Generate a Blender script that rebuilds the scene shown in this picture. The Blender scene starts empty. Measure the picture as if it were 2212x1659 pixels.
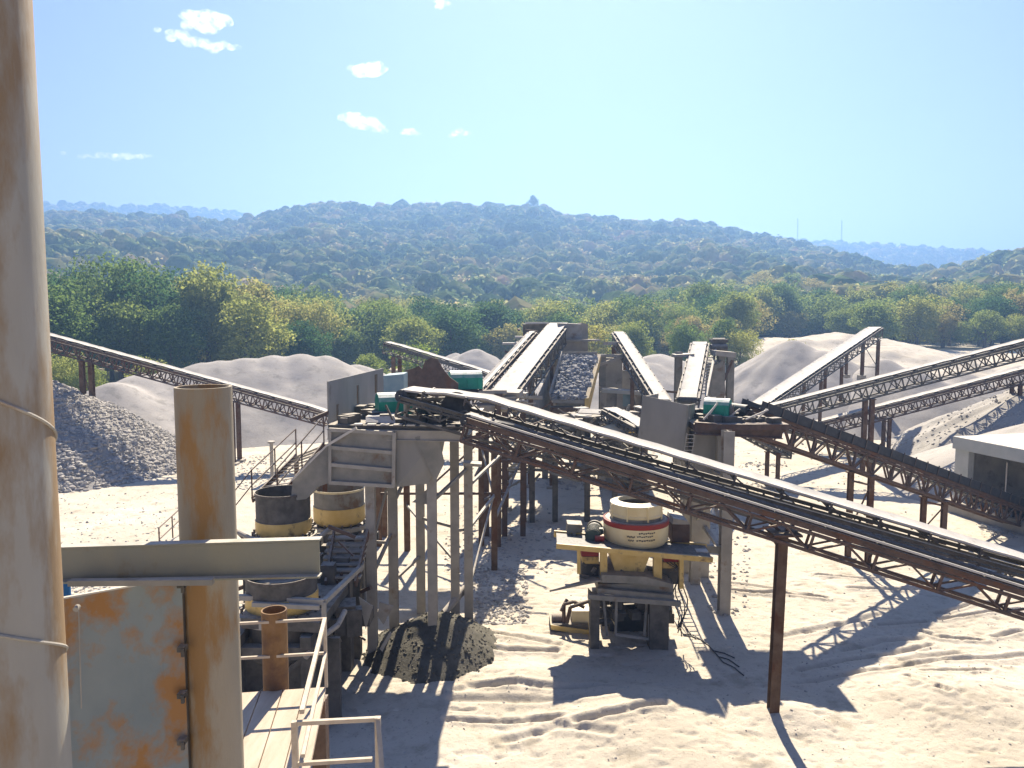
import bpy, math, random
import numpy as np
from mathutils import Vector, Matrix
random.seed(7); np.random.seed(7)
R = math.radians
S = bpy.context.scene
C = S.collection
# ------------------------------------------------------------------ camera, world, sun, exposure
F, CU, CV, TH = 1671.0, 1106.0, 829.5, R(5.0)
CAMH = 10.0
cd = bpy.data.cameras.new('Camera'); cam = bpy.data.objects.new('Camera', cd); C.objects.link(cam)
cam.location = (0, 0, CAMH); cam.rotation_euler = (R(90) - TH, 0, 0)
cd.sensor_width = 36; cd.lens = 36 * F / 2212; cd.clip_end = 9000; cd.clip_start = .05
S.camera = cam
SUN_EL, SUN_AZ = R(42), R(4.6)          # azimuth measured from +Y towards +X
W = bpy.data.worlds.new('World'); S.world = W; W.use_nodes = True
wn = W.node_tree.nodes; wl = W.node_tree.links
sky = wn.new('ShaderNodeTexSky'); sky.sky_type = 'NISHITA'; sky.sun_disc = False
sky.sun_elevation = SUN_EL; sky.sun_rotation = SUN_AZ
sky.air_density = 1.0; sky.dust_density = 0.3; sky.ozone_density = 1.0
bg = wn['Background']; bg.inputs['Strength'].default_value = 0.125
tint = wn.new('ShaderNodeMix'); tint.data_type = 'RGBA'; tint.blend_type = 'MULTIPLY'; tint.inputs[0].default_value = 1; tint.inputs[7].default_value = (.335, .295, .38, 1)
wl.new(sky.outputs[0], tint.inputs[6]); wl.new(tint.outputs[2], bg.inputs[0])
sd = bpy.data.lights.new('Sun', 'SUN'); sd.energy = 5.0; sd.angle = R(.5); sd.color = (1, .88, .70)
sun = bpy.data.objects.new('Sun', sd); C.objects.link(sun)
sv = Vector((math.sin(SUN_AZ) * math.cos(SUN_EL), math.cos(SUN_AZ) * math.cos(SUN_EL), math.sin(SUN_EL)))
sun.rotation_euler = sv.to_track_quat('Z', 'Y').to_euler()
S.view_settings.view_transform = 'Standard'; S.view_settings.look = 'None'
S.view_settings.gamma = 1; S.view_settings.exposure = 1.45
S.render.engine = 'CYCLES'

# ------------------------------------------------------------------ helpers
Z = Vector((0, 0, 1))
def ray(u, v):
    a = (u - CU) / F; b = -(v - CV) / F; c, s = math.cos(TH), math.sin(TH)
    return Vector((a, c + b * s, -s + b * c))
def at(u, v, Y):
    d = ray(u, v); t = Y / d.y
    return Vector((d.x * t, Y, CAMH + d.z * t))
def gr(u, v, z=0):
    d = ray(u, v); t = (z - CAMH) / d.z
    return Vector((d.x * t, d.y * t, z))
V = Vector
ORG = {}
def tag(o, label=None, cat=None, group=None, kind=None):
    if label: o['label'] = label
    if cat: o['category'] = cat
    if group: o['group'] = group
    if kind: o['kind'] = kind
    return o
def thing(name, label, cat, loc=(0, 0, 0), group=None):
    o = bpy.data.objects.new(name, None); C.objects.link(o)
    o.location = loc; o.empty_display_size = .2
    ORG[o] = V(loc)
    return tag(o, label, cat, group)
class MB:
    def __init__(s): s.v = []; s.f = []; s.e = []
    def add(s, vs, fs):
        n = len(s.v); s.v += [tuple(p) for p in vs]; s.f += [tuple(i + n for i in f) for f in fs]; s.e.append((len(s.v), len(s.f))); return s
    def bar(s, p, q, w, h=None, up=Z):
        p = V(p); q = V(q); h = h or w
        d = (q - p)
        if d.length < 1e-6: return s
        d.normalize(); up = V(up)
        if abs(d.dot(up)) > .98: up = V((0, 1, 0))
        sd_ = d.cross(up).normalized() * (w / 2); n = sd_.cross(d).normalized() * (h / 2)
        vs = [e + a * sd_ + b * n for e in (p, q) for a, b in ((-1, -1), (1, -1), (1, 1), (-1, 1))]
        return s.add(vs, [(3, 2, 1, 0), (4, 5, 6, 7), (0, 1, 5, 4), (1, 2, 6, 5), (2, 3, 7, 6), (3, 0, 4, 7)])
    def hbeam(s, p, q, w, h=None, t=.02, up=V((0, 1, 0))):
        p = V(p); q = V(q); h = h or w; d = (q - p).normalized()
        if abs(d.dot(up)) > .98: up = Z
        sd_ = d.cross(up).normalized(); n = sd_.cross(d).normalized()
        s.bar(p, q, t, h - 2 * t, up)
        s.bar(p + n * (h / 2 - t / 2), q + n * (h / 2 - t / 2), w, t, up)
        s.bar(p - n * (h / 2 - t / 2), q - n * (h / 2 - t / 2), w, t, up); return s
    def box(s, c, size, rz=0, rx=0):
        m = Matrix.Rotation(rz, 3, 'Z') @ Matrix.Rotation(rx, 3, 'X'); c = V(c)
        vs = [c + m @ V((x * size[0] / 2, y * size[1] / 2, z * size[2] / 2)) for z in (-1, 1) for x, y in ((-1, -1), (1, -1), (1, 1), (-1, 1))]
        return s.add(vs, [(3, 2, 1, 0), (4, 5, 6, 7), (0, 1, 5, 4), (1, 2, 6, 5), (2, 3, 7, 6), (3, 0, 4, 7)])
    def tube(s, p, q, r, n=10, r2=None, caps=True):
        p = V(p); q = V(q); d = (q - p).normalized(); a = d.cross(Z)
        if a.length < .05: a = d.cross(V((1, 0, 0)))
        a.normalize(); b = d.cross(a); r2 = r if r2 is None else r2
        vs = []
        for e, rr in ((p, r), (q, r2)):
            for i in range(n):
                t = 2 * math.pi * i / n; vs.append(e + a * (rr * math.cos(t)) + b * (rr * math.sin(t)))
        fs = [(i, (i + 1) % n, n + (i + 1) % n, n + i) for i in range(n)]
        if caps: fs += [tuple(range(n))[::-1], tuple(range(n, 2 * n))]
        return s.add(vs, fs)
    def path(s, pts, r, n=6):
        for a, b in zip(pts[:-1], pts[1:]): s.tube(a, b, r, n)
        return s
    def slab(s, pts, th):
        """polygon extruded by vector th"""
        pts = [V(p) for p in pts]; th = V(th); n = len(pts)
        vs = pts + [p + th for p in pts]
        fs = [tuple(range(n)), tuple(range(2 * n - 1, n - 1, -1))] + [(i, n + i, n + (i + 1) % n, (i + 1) % n) for i in range(n)]
        return s.add(vs, fs)
    def lathe(s, prof, c, n=32, close=False):
        c = V(c); m = len(prof); vs = []
        for r, z in prof:
            for i in range(n):
                t = 2 * math.pi * i / n; vs.append(c + V((r * math.cos(t), r * math.sin(t), z)))
        fs = [(k * n + i, k * n + (i + 1) % n, (k + 1) * n + (i + 1) % n, (k + 1) * n + i) for k in range(m - 1) for i in range(n)]
        if close: fs += [((m - 1) * n + i, (m - 1) * n + (i + 1) % n, (i + 1) % n, i) for i in range(n)]
        return s.add(vs, fs)
    def each(s, name, mat, parent=None, smooth=False):
        n0 = 0; ends = s.e
        for k, (ve, fe_) in enumerate(ends):
            v0_, f0_ = ends[k - 1] if k else (0, 0)
            m_ = MB(); m_.v = s.v[v0_:ve]; m_.f = [tuple(i - v0_ for i in f) for f in s.f[f0_:fe_]]; m_.build(name, mat, parent, smooth)
    def build(s, name, mat, parent=None, smooth=False, fixn=True):
        off = ORG.get(parent, V((0, 0, 0)))
        me = bpy.data.meshes.new(name)
        me.from_pydata([(a - off.x, b - off.y, c - off.z) for a, b, c in s.v], [], s.f)
        if fixn:
            import bmesh
            bm = bmesh.new(); bm.from_mesh(me); bmesh.ops.recalc_face_normals(bm, faces=bm.faces); bm.to_mesh(me); bm.free()
        me.materials.append(mat)
        if smooth:
            me.polygons.foreach_set('use_smooth', [True] * len(me.polygons))
            try: me.set_sharp_from_angle(angle=R(40))
            except Exception: pass
        o = bpy.data.objects.new(name, me); C.objects.link(o)
        if parent: o.parent = parent; ORG[o] = off
        return o
def npmesh(name, v, f, mat, parent=None, smooth=False):
    me = bpy.data.meshes.new(name)
    f = np.asarray(f, dtype=np.int32); k = f.shape[1]
    me.vertices.add(len(v)); me.vertices.foreach_set('co', np.asarray(v, dtype=np.float32).ravel())
    me.loops.add(f.size); me.loops.foreach_set('vertex_index', f.ravel())
    me.polygons.add(len(f)); me.polygons.foreach_set('loop_start', np.arange(0, f.size, k, dtype=np.int32))
    me.polygons.foreach_set('loop_total', np.full(len(f), k, dtype=np.int32))
    me.polygons.foreach_set('use_smooth', np.full(len(f), smooth))
    me.update(calc_edges=True); me.validate()
    me.materials.append(mat)
    o = bpy.data.objects.new(name, me); C.objects.link(o)
    if parent: o.parent = parent
    return o
# value noise
def vnoise(x, y, seed=0):
    xi = np.floor(x).astype(np.int64); yi = np.floor(y).astype(np.int64); fx = x - xi; fy = y - yi
    fx = fx * fx * (3 - 2 * fx); fy = fy * fy * (3 - 2 * fy)
    def h(a, b):
        n = (a * 374761393 + b * 668265263 + seed * 974634777) & 0x7fffffff
        n = ((n ^ (n >> 13)) * 1274126177) & 0x7fffffff
        return ((n ^ (n >> 16)) & 0xffff) / 65535.0
    return (h(xi, yi) * (1 - fx) + h(xi + 1, yi) * fx) * (1 - fy) + (h(xi, yi + 1) * (1 - fx) + h(xi + 1, yi + 1) * fx) * fy
def fbm(x, y, o=4, seed=0):
    s = 0; a = .5
    for i in range(o): s = s + a * (vnoise(x, y, seed + i) * 2 - 1); x = x * 2.03; y = y * 2.03; a *= .5
    return s
def sstep(a, b, x):
    t = np.clip((x - a) / (b - a), 0, 1); return t * t * (3 - 2 * t)

# ------------------------------------------------------------------ materials
def srgb(r, g, b): return tuple(((c / 255) / 12.92 if c / 255 <= .04045 else ((c / 255 + .055) / 1.055) ** 2.4) for c in (r, g, b)) + (1,)
def mat(name, a, b=None, scale=3, rough=.8, metal=0, bump=.0, bscale=30, c=None, cthr=.6, cscale=1.2, dust=None, dustamt=.7, spec=.3, stretch=None, detail=6):
    m = bpy.data.materials.new(name); m.use_nodes = True; nt = m.node_tree; N = nt.nodes; L = nt.links
    p = N['Principled BSDF']; p.inputs['Roughness'].default_value = rough; p.inputs['Metallic'].default_value = metal
    p.inputs['Specular IOR Level'].default_value = spec
    tc = N.new('ShaderNodeNewGeometry'); vec = tc.outputs['Position']
    if stretch:
        mp = N.new('ShaderNodeMapping'); mp.inputs['Scale'].default_value = stretch; L.new(vec, mp.inputs['Vector']); vec = mp.outputs[0]
    def noise(sc, det=detail, r=.6):
        n = N.new('ShaderNodeTexNoise'); n.inputs['Scale'].default_value = sc; n.inputs['Detail'].default_value = det; n.inputs['Roughness'].default_value = r
        L.new(vec, n.inputs['Vector']); return n
    def ramp(src, lo, hi):
        r = N.new('ShaderNodeMapRange'); r.inputs['From Min'].default_value = lo; r.inputs['From Max'].default_value = hi; L.new(src, r.inputs['Value']); return r.outputs[0]
    def mix(f, x, y):
        k = N.new('ShaderNodeMix'); k.data_type = 'RGBA'; L.new(f, k.inputs[0])
        for s_, val in ((6, x), (7, y)):
            if isinstance(val, tuple): k.inputs[s_].default_value = val
            else: L.new(val, k.inputs[s_])
        return k.outputs[2]
    a = a if len(a) == 4 else a + (1,); col = a
    if b:
        b = b if len(b) == 4 else b + (1,)
        col = mix(ramp(noise(scale).outputs[0], .35, .65), a, b)
    if c:
        c = c if len(c) == 4 else c + (1,)
        col = mix(ramp(noise(cscale, 8, .65).outputs[0], cthr - .06, cthr + .05), col, c)
    if dust:
        dust = dust if len(dust) == 4 else dust + (1,)
        sp = N.new('ShaderNodeSeparateXYZ'); L.new(tc.outputs['Normal'], sp.inputs[0])
        r1 = ramp(sp.outputs[2], .25, .85); n2 = ramp(noise(scale * 2 + 1).outputs[0], .2, .55)
        mm = N.new('ShaderNodeMath'); mm.operation = 'MULTIPLY'; L.new(r1, mm.inputs[0]); L.new(n2, mm.inputs[1])
        m2 = N.new('ShaderNodeMath'); m2.operation = 'MULTIPLY'; L.new(mm.outputs[0], m2.inputs[0]); m2.inputs[1].default_value = dustamt
        col = mix(m2.outputs[0], col, dust)
    if isinstance(col, tuple): p.inputs['Base Color'].default_value = col
    else: L.new(col, p.inputs['Base Color'])
    if bump:
        bp = N.new('ShaderNodeBump'); bp.inputs['Strength'].default_value = bump; bp.inputs['Distance'].default_value = .05
        L.new(noise(bscale, 8, .7).outputs[0], bp.inputs['Height']); L.new(bp.outputs[0], p.inputs['Normal'])
    return m
DUST = (.52, .47, .40)
M = {}
M['steel'] = mat('dusty_grey_steel', (.19, .185, .16), (.27, .255, .22), 2.2, .75, 0, .15, 25, c=(.16, .10, .055), cthr=.62, dust=DUST)
M['steel_l'] = mat('light_grey_steel', (.27, .255, .22), (.36, .335, .29), 2.0, .7, 0, .12, 25, c=(.2, .13, .08), cthr=.66, dust=DUST)
M['rust'] = mat('rusty_brown_steel', (.085, .058, .045), (.14, .095, .072), 4, .85, 0, .3, 30, c=(.14, .07, .04), cthr=.6, dust=(.42, .37, .31), dustamt=.75)
M['rust_l'] = mat('rust_brown_post', (.10, .06, .035), (.165, .11, .07), 3, .85, 0, .25, 30, c=(.10, .045, .02), cthr=.55, dust=DUST)
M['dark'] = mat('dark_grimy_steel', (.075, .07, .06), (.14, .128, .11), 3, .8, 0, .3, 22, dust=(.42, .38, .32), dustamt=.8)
M['belt'] = mat('dusty_conveyor_belt', (.43, .41, .37), (.56, .53, .475), 1.4, .8, 0, .1, 14, c=(.27, .255, .23), cthr=.64, cscale=2.0)
M['rubber'] = mat('black_rubber', (.035, .038, .043), (.06, .06, .062), 4, .6, 0, .1, dust=(.3, .28, .25), dustamt=.5)
M['roller'] = mat('idler_steel', (.06, .052, .045), (.12, .10, .085), 6, .6, 0, dust=DUST)
M['cream'] = mat('cream_paint', (.70, .58, .32), (.76, .67, .43), 2.0, .5, 0, .04, 20, c=(.30, .22, .13), cthr=.70, dust=(.66, .58, .46), dustamt=.8)
M['yellow'] = mat('yellow_paint', (.56, .39, .12), (.64, .47, .18), 3, .55, 0, .05, 20, c=(.2, .14, .07), cthr=.63, cscale=2, dust=(.5, .43, .33))
M['red'] = mat('red_paint', (.32, .03, .02), (.24, .035, .03), 3, .55, dust=(.4, .3, .25), dustamt=.4)
M['green'] = mat('green_hood', (.0, .21, .14), (.01, .27, .18), 2, .5, dust=(.62, .62, .57), dustamt=.95)
M['motor'] = mat('motor_green_grey', (.035, .07, .065), (.06, .09, .08), 5, .6, dust=DUST)
M['blue'] = mat('blue_drum_paint', (.01, .09, .22), (.015, .12, .28), 5, .5)
M['pblue'] = mat('pale_blue_sheet', (.20, .30, .34), (.27, .36, .38), 3, .7)
M['conc'] = mat('grey_concrete', (.25, .235, .205), (.36, .335, .29), 1.3, .95, 0, .25, 12, c=(.17, .15, .13), cthr=.63, dust=DUST)
M['conc_l'] = mat('pale_concrete', (.34, .36, .35), (.42, .43, .41), 1.0, .9, 0, .15, 10, dust=(.62, .57, .49), dustamt=.9)
M['panel'] = mat('grey_sheet_panel', (.22, .215, .195), (.28, .27, .245), .9, .8, 0, .08, 15, c=(.12, .085, .06), cthr=.68, stretch=(1, 1, .4))
M['rustpipe'] = mat('rusty_pipe_foreground', (.25, .22, .165), (.33, .285, .21), 2.2, .75, 0, .15, 40, c=(.27, .16, .065), cthr=.55, cscale=3.0, stretch=(1, 1, .28), detail=9)
M['greypipe'] = mat('grey_rust_pipe', (.28, .265, .225), (.36, .34, .29), 1.7, .7, 0, .1, 40, c=(.25, .175, .10), cthr=.54, cscale=2.0, stretch=(1, 1, .3), detail=9)
M['plate'] = mat('blue_grey_rusty_plate', (.175, .215, .225), (.23, .265, .265), 1.6, .7, 0, .1, 30, c=(.32, .165, .06), cthr=.53, cscale=1.9, stretch=(1, 1, .8), detail=9)
M['stub'] = mat('orange_rust_stub', (.19, .105, .04), (.27, .16, .07), 4, .8, 0, .2, 30, c=(.14, .08, .045), cthr=.55)
M['beam'] = mat('olive_grey_beam', (.25, .24, .175), (.21, .215, .18), 2.5, .65, 0, .12, 40, c=(.20, .15, .08), cthr=.6, cscale=3, stretch=(1, 1, .6), dust=(.5, .46, .4), dustamt=.8)
M['deck'] = mat('pale_deck_board', (.42, .34, .25), (.54, .45, .35), 2, .85, 0, .25, 30, c=(.45, .35, .25), cthr=.68, stretch=(3, .5, 1))
M['rail'] = mat('cream_rail_paint', (.42, .35, .26), (.52, .45, .35), 8, .6, c=(.25, .14, .07), cthr=.7, cscale=6)
M['bark'] = mat('bark', (.09, .07, .05), (.15, .12, .09), 6, .95, bump=.4)
M['stone'] = mat('crushed_stone', (.33, .315, .285), (.48, .45, .405), .9, .95, 0, .2, 30, c=(.25, .24, .235), cthr=.6, cscale=4)
M['bstone'] = mat('blue_grey_stone', (.25, .26, .27), (.42, .41, .39), 2.9, .95, 0, .2, 30)
M['mast'] = mat('mast_paint', (.35, .35, .36))
M['char'] = mat('dark_fines', (.095, .09, .07), (.14, .13, .105), 4, 1, 0, .6, 25)

def sandmat(name, a, b, c, bump=.6, fine=7.):
    m = mat(name, a, b, .22, .97, c=c, cthr=.6, cscale=.9, spec=.05, detail=9)
    nt = m.node_tree; N = nt.nodes; L = nt.links; p = N['Principled BSDF']
    g = N.new('ShaderNodeNewGeometry')
    def nz(sc, det, ro=.7):
        n = N.new('ShaderNodeTexNoise'); n.inputs['Scale'].default_value = sc; n.inputs['Detail'].default_value = det; n.inputs['Roughness'].default_value = ro
        L.new(g.outputs['Position'], n.inputs['Vector']); return n.outputs[0]
    b1 = N.new('ShaderNodeBump'); b1.inputs['Strength'].default_value = bump; b1.inputs['Distance'].default_value = .05
    L.new(nz(2.4, 9, .78), b1.inputs['Height'])
    b2 = N.new('ShaderNodeBump'); b2.inputs['Strength'].default_value = bump; b2.inputs['Distance'].default_value = .03
    L.new(nz(fine, 6, .8), b2.inputs['Height']); L.new(b1.outputs[0], b2.inputs['Normal'])
    L.new(b2.outputs[0], p.inputs['Normal'])
    src = p.inputs['Base Color'].links[0].from_socket
    mr = N.new('ShaderNodeMapRange'); mr.inputs[1].default_value = .56; mr.inputs[2].default_value = .68; L.new(nz(9, 5, .75), mr.inputs[0])
    m3 = N.new('ShaderNodeMath'); m3.operation = 'MULTIPLY'; m3.inputs[1].default_value = .55; L.new(mr.outputs[0], m3.inputs[0])
    mx = N.new('ShaderNodeMix'); mx.data_type = 'RGBA'; L.new(m3.outputs[0], mx.inputs[0]); L.new(src, mx.inputs[6]); mx.inputs[7].default_value = (c[0] * .55, c[1] * .52, c[2] * .5, 1)
    L.new(mx.outputs[2], p.inputs['Base Color'])
    return m
M['ground'] = sandmat('sandy_quarry_floor', (.50, .45, .365), (.60, .545, .455), (.42, .375, .30), .8, 6)
M['sand'] = sandmat('pale_sand_heap', (.35, .33, .305), (.43, .405, .375), (.31, .295, .27), .55, 3)
M['gravel'] = sandmat('gravel_heap', (.33, .31, .28), (.41, .39, .355), (.26, .25, .23), .9, 5)

def leafmat(name, c1, c2, c3, byobj=True):
    m = bpy.data.materials.new(name); m.use_nodes = True; nt = m.node_tree; N = nt.nodes; L = nt.links
    N.remove(N['Principled BSDF']); out = N['Material Output']
    g = N.new('ShaderNodeNewGeometry')
    rmp = N.new('ShaderNodeValToRGB'); e = rmp.color_ramp.elements
    e[0].color = c1 + (1,); e[1].color = c3 + (1,); k = e.new(.42); k.color = c2 + (1,); k = e.new(.82); k.color = c3 + (1,); e[-1].color = (c3[0] * 1.1, c3[1] * .92, c3[2] * 1.2, 1)
    if byobj:
        oi = N.new('ShaderNodeObjectInfo'); src = oi.outputs['Random']
    else:
        n = N.new('ShaderNodeTexNoise'); n.inputs['Scale'].default_value = .035; n.inputs['Detail'].default_value = 5; n.inputs['Roughness'].default_value = .75
        L.new(g.outputs['Position'], n.inputs['Vector'])
        mr = N.new('ShaderNodeMapRange'); mr.inputs[1].default_value = .33; mr.inputs[2].default_value = .67; L.new(n.outputs[0], mr.inputs[0]); src = mr.outputs[0]
    ad = N.new('ShaderNodeMath'); ad.operation = 'MULTIPLY_ADD'; L.new(g.outputs['Random Per Island'], ad.inputs[0]); ad.inputs[1].default_value = .2
    L.new(src, ad.inputs[2]); sb = N.new('ShaderNodeMath'); sb.operation = 'SUBTRACT'; sb.inputs[1].default_value = .1; L.new(ad.outputs[0], sb.inputs[0])
    L.new(sb.outputs[0], rmp.inputs[0])
    d = N.new('ShaderNodeBsdfDiffuse'); t = N.new('ShaderNodeBsdfTranslucent'); mx = N.new('ShaderNodeMixShader'); mx.inputs[0].default_value = .38
    hs = N.new('ShaderNodeHueSaturation'); hs.inputs['Value'].default_value = 2.1; hs.inputs['Hue'].default_value = .485; L.new(rmp.outputs[0], hs.inputs['Color'])
    L.new(rmp.outputs[0], d.inputs[0]); L.new(hs.outputs[0], t.inputs[0]); L.new(d.outputs[0], mx.inputs[1]); L.new(t.outputs[0], mx.inputs[2])
    L.new(mx.outputs[0], out.inputs[0]); return m
M['leaf'] = leafmat('tree_foliage', (.042, .10, .035), (.14, .20, .05), (.25, .27, .075))
M['leaf_y'] = leafmat('yellow_green_foliage', (.13, .19, .03), (.16, .22, .035), (.22, .24, .05))
M['forest'] = leafmat('forest_canopy', (.05, .11, .05), (.16, .21, .08), (.36, .33, .17), False)

# ------------------------------------------------------------------ terrain
CR = np.array([(-200, 470), (90, 452), (200, 455), (370, 463), (500, 474), (570, 458), (640, 443), (730, 434), (800, 445), (850, 445), (930, 436), (1000, 443), (1150, 445), (1250, 466), (1370, 478), (1500, 486), (1600, 508), (1700, 528), (1770, 545), (1850, 568), (1920, 595), (2212, 610), (2500, 610)], float)
FR = np.array([(-200, 450), (90, 450), (300, 452), (500, 462), (600, 500), (1500, 540), (1740, 528), (1850, 532), (1950, 537), (2000, 541), (2100, 549), (2212, 558), (2500, 565)], float)
def crest(a, tab, Y, canopy):
    u = CU + a * F
    return CAMH + (683 - np.interp(u, tab[:, 0], tab[:, 1])) / F * Y - canopy
def terrain(x, y):
    x = np.asarray(x, float); y = np.asarray(y, float)
    a = x / np.maximum(y + 0.0, 5)
    z = sstep(92, 150, y) * 3.6 * sstep(.12, .26, a)
    z = z + sstep(140, 290, y) * (9 + 3 * fbm(x / 60, y / 60, 3, 5)) * sstep(0, 1, (y - 120) / 200)
    u = CU + a * F
    ycr = 600 + 70 * np.interp(a, [-.6, -.3, 0, .6], [.9, .1, 0, .4])
    cz = crest(a, CR, ycr, 6) - 12
    t = np.clip((y - 235) / (ycr - 235), 0, 1)
    prof = t ** 1.25 * (1 + .10 * np.sin(t * 9 + a * 7) * (1 - t))
    back = 1 - .45 * sstep(0, 1, (y - ycr - 10) / 260)
    z = z + cz * prof * back
    z = z + fbm(x / 55, y / 55, 4, 11) * 6 * sstep(250, 340, y) * (1 - .75 * sstep(ycr - 90, ycr - 5, y)) 
    # far ridge
    fz = crest(a, FR, 1250, 9)
    z = np.where(y > 820, z * (1 - sstep(820, 1000, y)) + sstep(860, 1240, y) * fz, z)
    # near hill at the right and at the left
    z = z + 22 * np.exp(-(((x - 290) / 62) ** 2 + ((y - 360) / 110) ** 2))
    z = z + 16 * np.exp(-(((x + 215) / 80) ** 2 + ((y - 330) / 75) ** 2))
    return z
RUTS = []
def rutpx(pts, z5=True, w=.16, dp=.07):
    P = []
    for x, y in pts:
        u, v = (1544 + x * .3232, 1123 + y * .3232) if z5 else (748.6 + x * .3807, 1216.4 + y * .3807)
        g = gr(u, v); P.append((g.x, g.y))
    RUTS.append((P, w, dp))
for p in ([(550, 1095), (800, 1050), (1110, 1030), (1250, 1000), (1500, 930), (1880, 920), (2100, 900)], [(850, 865), (1100, 800), (1370, 780)], [(560, 1010), (700, 975), (1000, 920), (1440, 830)],
          [(1510, 665), (1800, 610), (2060, 590)], [(1480, 625), (1700, 560), (1900, 540)], [(60, 425), (260, 445), (440, 480), (700, 520)], [(60, 470), (400, 495), (740, 525)],
          [(1380, 1045), (1600, 1030), (1830, 1010)], [(1380, 740), (1500, 770), (1780, 800)], [(1860, 770), (2060, 740)], [(450, 770), (800, 700), (1100, 640)], [(1250, 940), (1400, 910), (1640, 890)],
          [(700, 370), (1000, 400), (1250, 390)], [(1300, 1100), (1500, 1190), (1560, 1210)], [(1100, 700), (1300, 690), (1420, 680)], [(900, 460), (1200, 470), (1500, 455)]):
    rutpx(p, w=random.uniform(.07, .11), dp=random.uniform(.07, .12))
for p in ([(600, 720), (780, 712), (950, 710)], [(600, 830), (720, 832)], [(600, 770), (900, 780), (1100, 800), (1530, 785)], [(570, 885), (870, 897), (1200, 905)], [(700, 700), (1100, 730), (1500, 740)],
          [(760, 400), (1000, 450), (1200, 480)], [(700, 480), (900, 520), (1190, 515)], [(1300, 940), (1450, 910), (1800, 880)], [(900, 1010), (1200, 960), (1500, 1000)]):
    rutpx(p, False, w=random.uniform(.07, .13), dp=random.uniform(.05, .1))
def micro(x, y):
    near = 1 - sstep(60, 120, y)
    z = fbm(x * .13, y * .17, 3, 21) * .13 * near + fbm(x * 1.9, y * 2.6, 5, 31) * .03 * near + np.minimum(0, fbm(x * 3.1, y * 5.3, 4, 41) + .12) * .10 * near
    for P, w, dp in RUTS:
        P = np.array(P)
        sel = (x > P[:, 0].min() - 1) & (x < P[:, 0].max() + 1) & (y > P[:, 1].min() - 1) & (y < P[:, 1].max() + 1)
        if not sel.any(): continue
        xs = x[sel]; ys = y[sel]; d = np.full(xs.shape, 9.)
        wob = .25 * (vnoise(xs * .8, ys * .8, 3) - .5)
        for (ax, ay), (bx, by) in zip(P[:-1], P[1:]):
            L2 = (bx - ax) ** 2 + (by - ay) ** 2
            t = np.clip(((xs - ax) * (bx - ax) + (ys - ay) * (by - ay)) / L2, 0, 1)
            d = np.minimum(d, np.hypot(xs - ax - t * (bx - ax), ys - ay - t * (by - ay) + wob))
        z[sel] += -dp * np.exp(-(d / w) ** 2) + .55 * dp * np.exp(-((d - 2 * w) / w) ** 2)
    # loose sand hummocks of the near yard
    for u, v, r, h in ((1330, 1560, 2.2, .25), (1150, 1470, 1.3, .28), (1420, 1530, 1.5, .25), (1690, 1545, 1.2, .3), (1100, 1400, 1.6, .2), (2050, 1500, 2.2, .3), (1500, 1640, 2, .2)):
        g = gr(u, v); z = z + h * np.exp(-(((x - g.x) / r) ** 2 + ((y - g.y) / (r * .7)) ** 2))
    return z
def height(x, y): return terrain(x, y) + micro(np.atleast_1d(np.asarray(x, float)), np.atleast_1d(np.asarray(y, float)))
ys = [-60., -30, -10, 0, 6, 10, 13]
while ys[-1] < 1650: ys.append(ys[-1] + (.055 if ys[-1] < 30 else max(.10, .009 * (ys[-1] - 14))))
ys = np.array(ys); na = 1150
aa = np.linspace(-1, 1, na); aa = np.sign(aa) * (np.abs(aa) ** 1.15) * .98
Yg, Ag = np.meshgrid(ys, aa, indexing='ij'); Xg = Ag * (np.abs(Yg) + 14)
Zg = terrain(Xg, Yg) + micro(Xg.ravel(), Yg.ravel()).reshape(Xg.shape)
vv = np.stack([Xg, Yg, Zg], -1).reshape(-1, 3)
i = np.arange(len(ys) - 1)[:, None] * na + np.arange(na - 1)[None]
ff = np.stack([i, i + 1, i + na + 1, i + na], -1).reshape(-1, 4)
g = npmesh('ground', vv, ff, M['ground'], smooth=True); tag(g, kind='structure')
def gz(x, y): return float(height(np.array([x]), np.array([y]))[0])

# ------------------------------------------------------------------ rocks and heaps
ICO_V = None
def ico(sub):
    import bmesh
    bm = bmesh.new(); bmesh.ops.create_icosphere(bm, subdivisions=sub, radius=1)
    v = np.array([list(x.co) for x in bm.verts]); f = np.array([[q.index for q in p.verts] for p in bm.faces]); bm.free(); return v, f
I1, I2, I3 = ico(1), ico(2), ico(3)
def rocks(name, P, size, mat_, parent=None, off=V((0, 0, 0)), flat=.7, seed=1):
    rs = np.random.RandomState(seed); n = len(P); v0, f0 = I1
    v = v0[None] * (1 + rs.uniform(-.35, .35, (n, len(v0), 1)))
    v = v * rs.uniform(.6, 1.3, (n, 1, 3)) * np.array([1, 1, flat])
    th = rs.uniform(0, 6.28, n); c, s_ = np.cos(th), np.sin(th)
    x = v[..., 0] * c[:, None] - v[..., 1] * s_[:, None]; y = v[..., 0] * s_[:, None] + v[..., 1] * c[:, None]
    v = np.stack([x, y, v[..., 2]], -1) * np.asarray(size)[:, None, None] + np.asarray(P)[:, None] - np.array(off)
    f = f0[None] + (np.arange(n) * len(v0))[:, None, None]
    return npmesh(name, v.reshape(-1, 3), f.reshape(-1, 3), mat_, parent)
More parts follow.
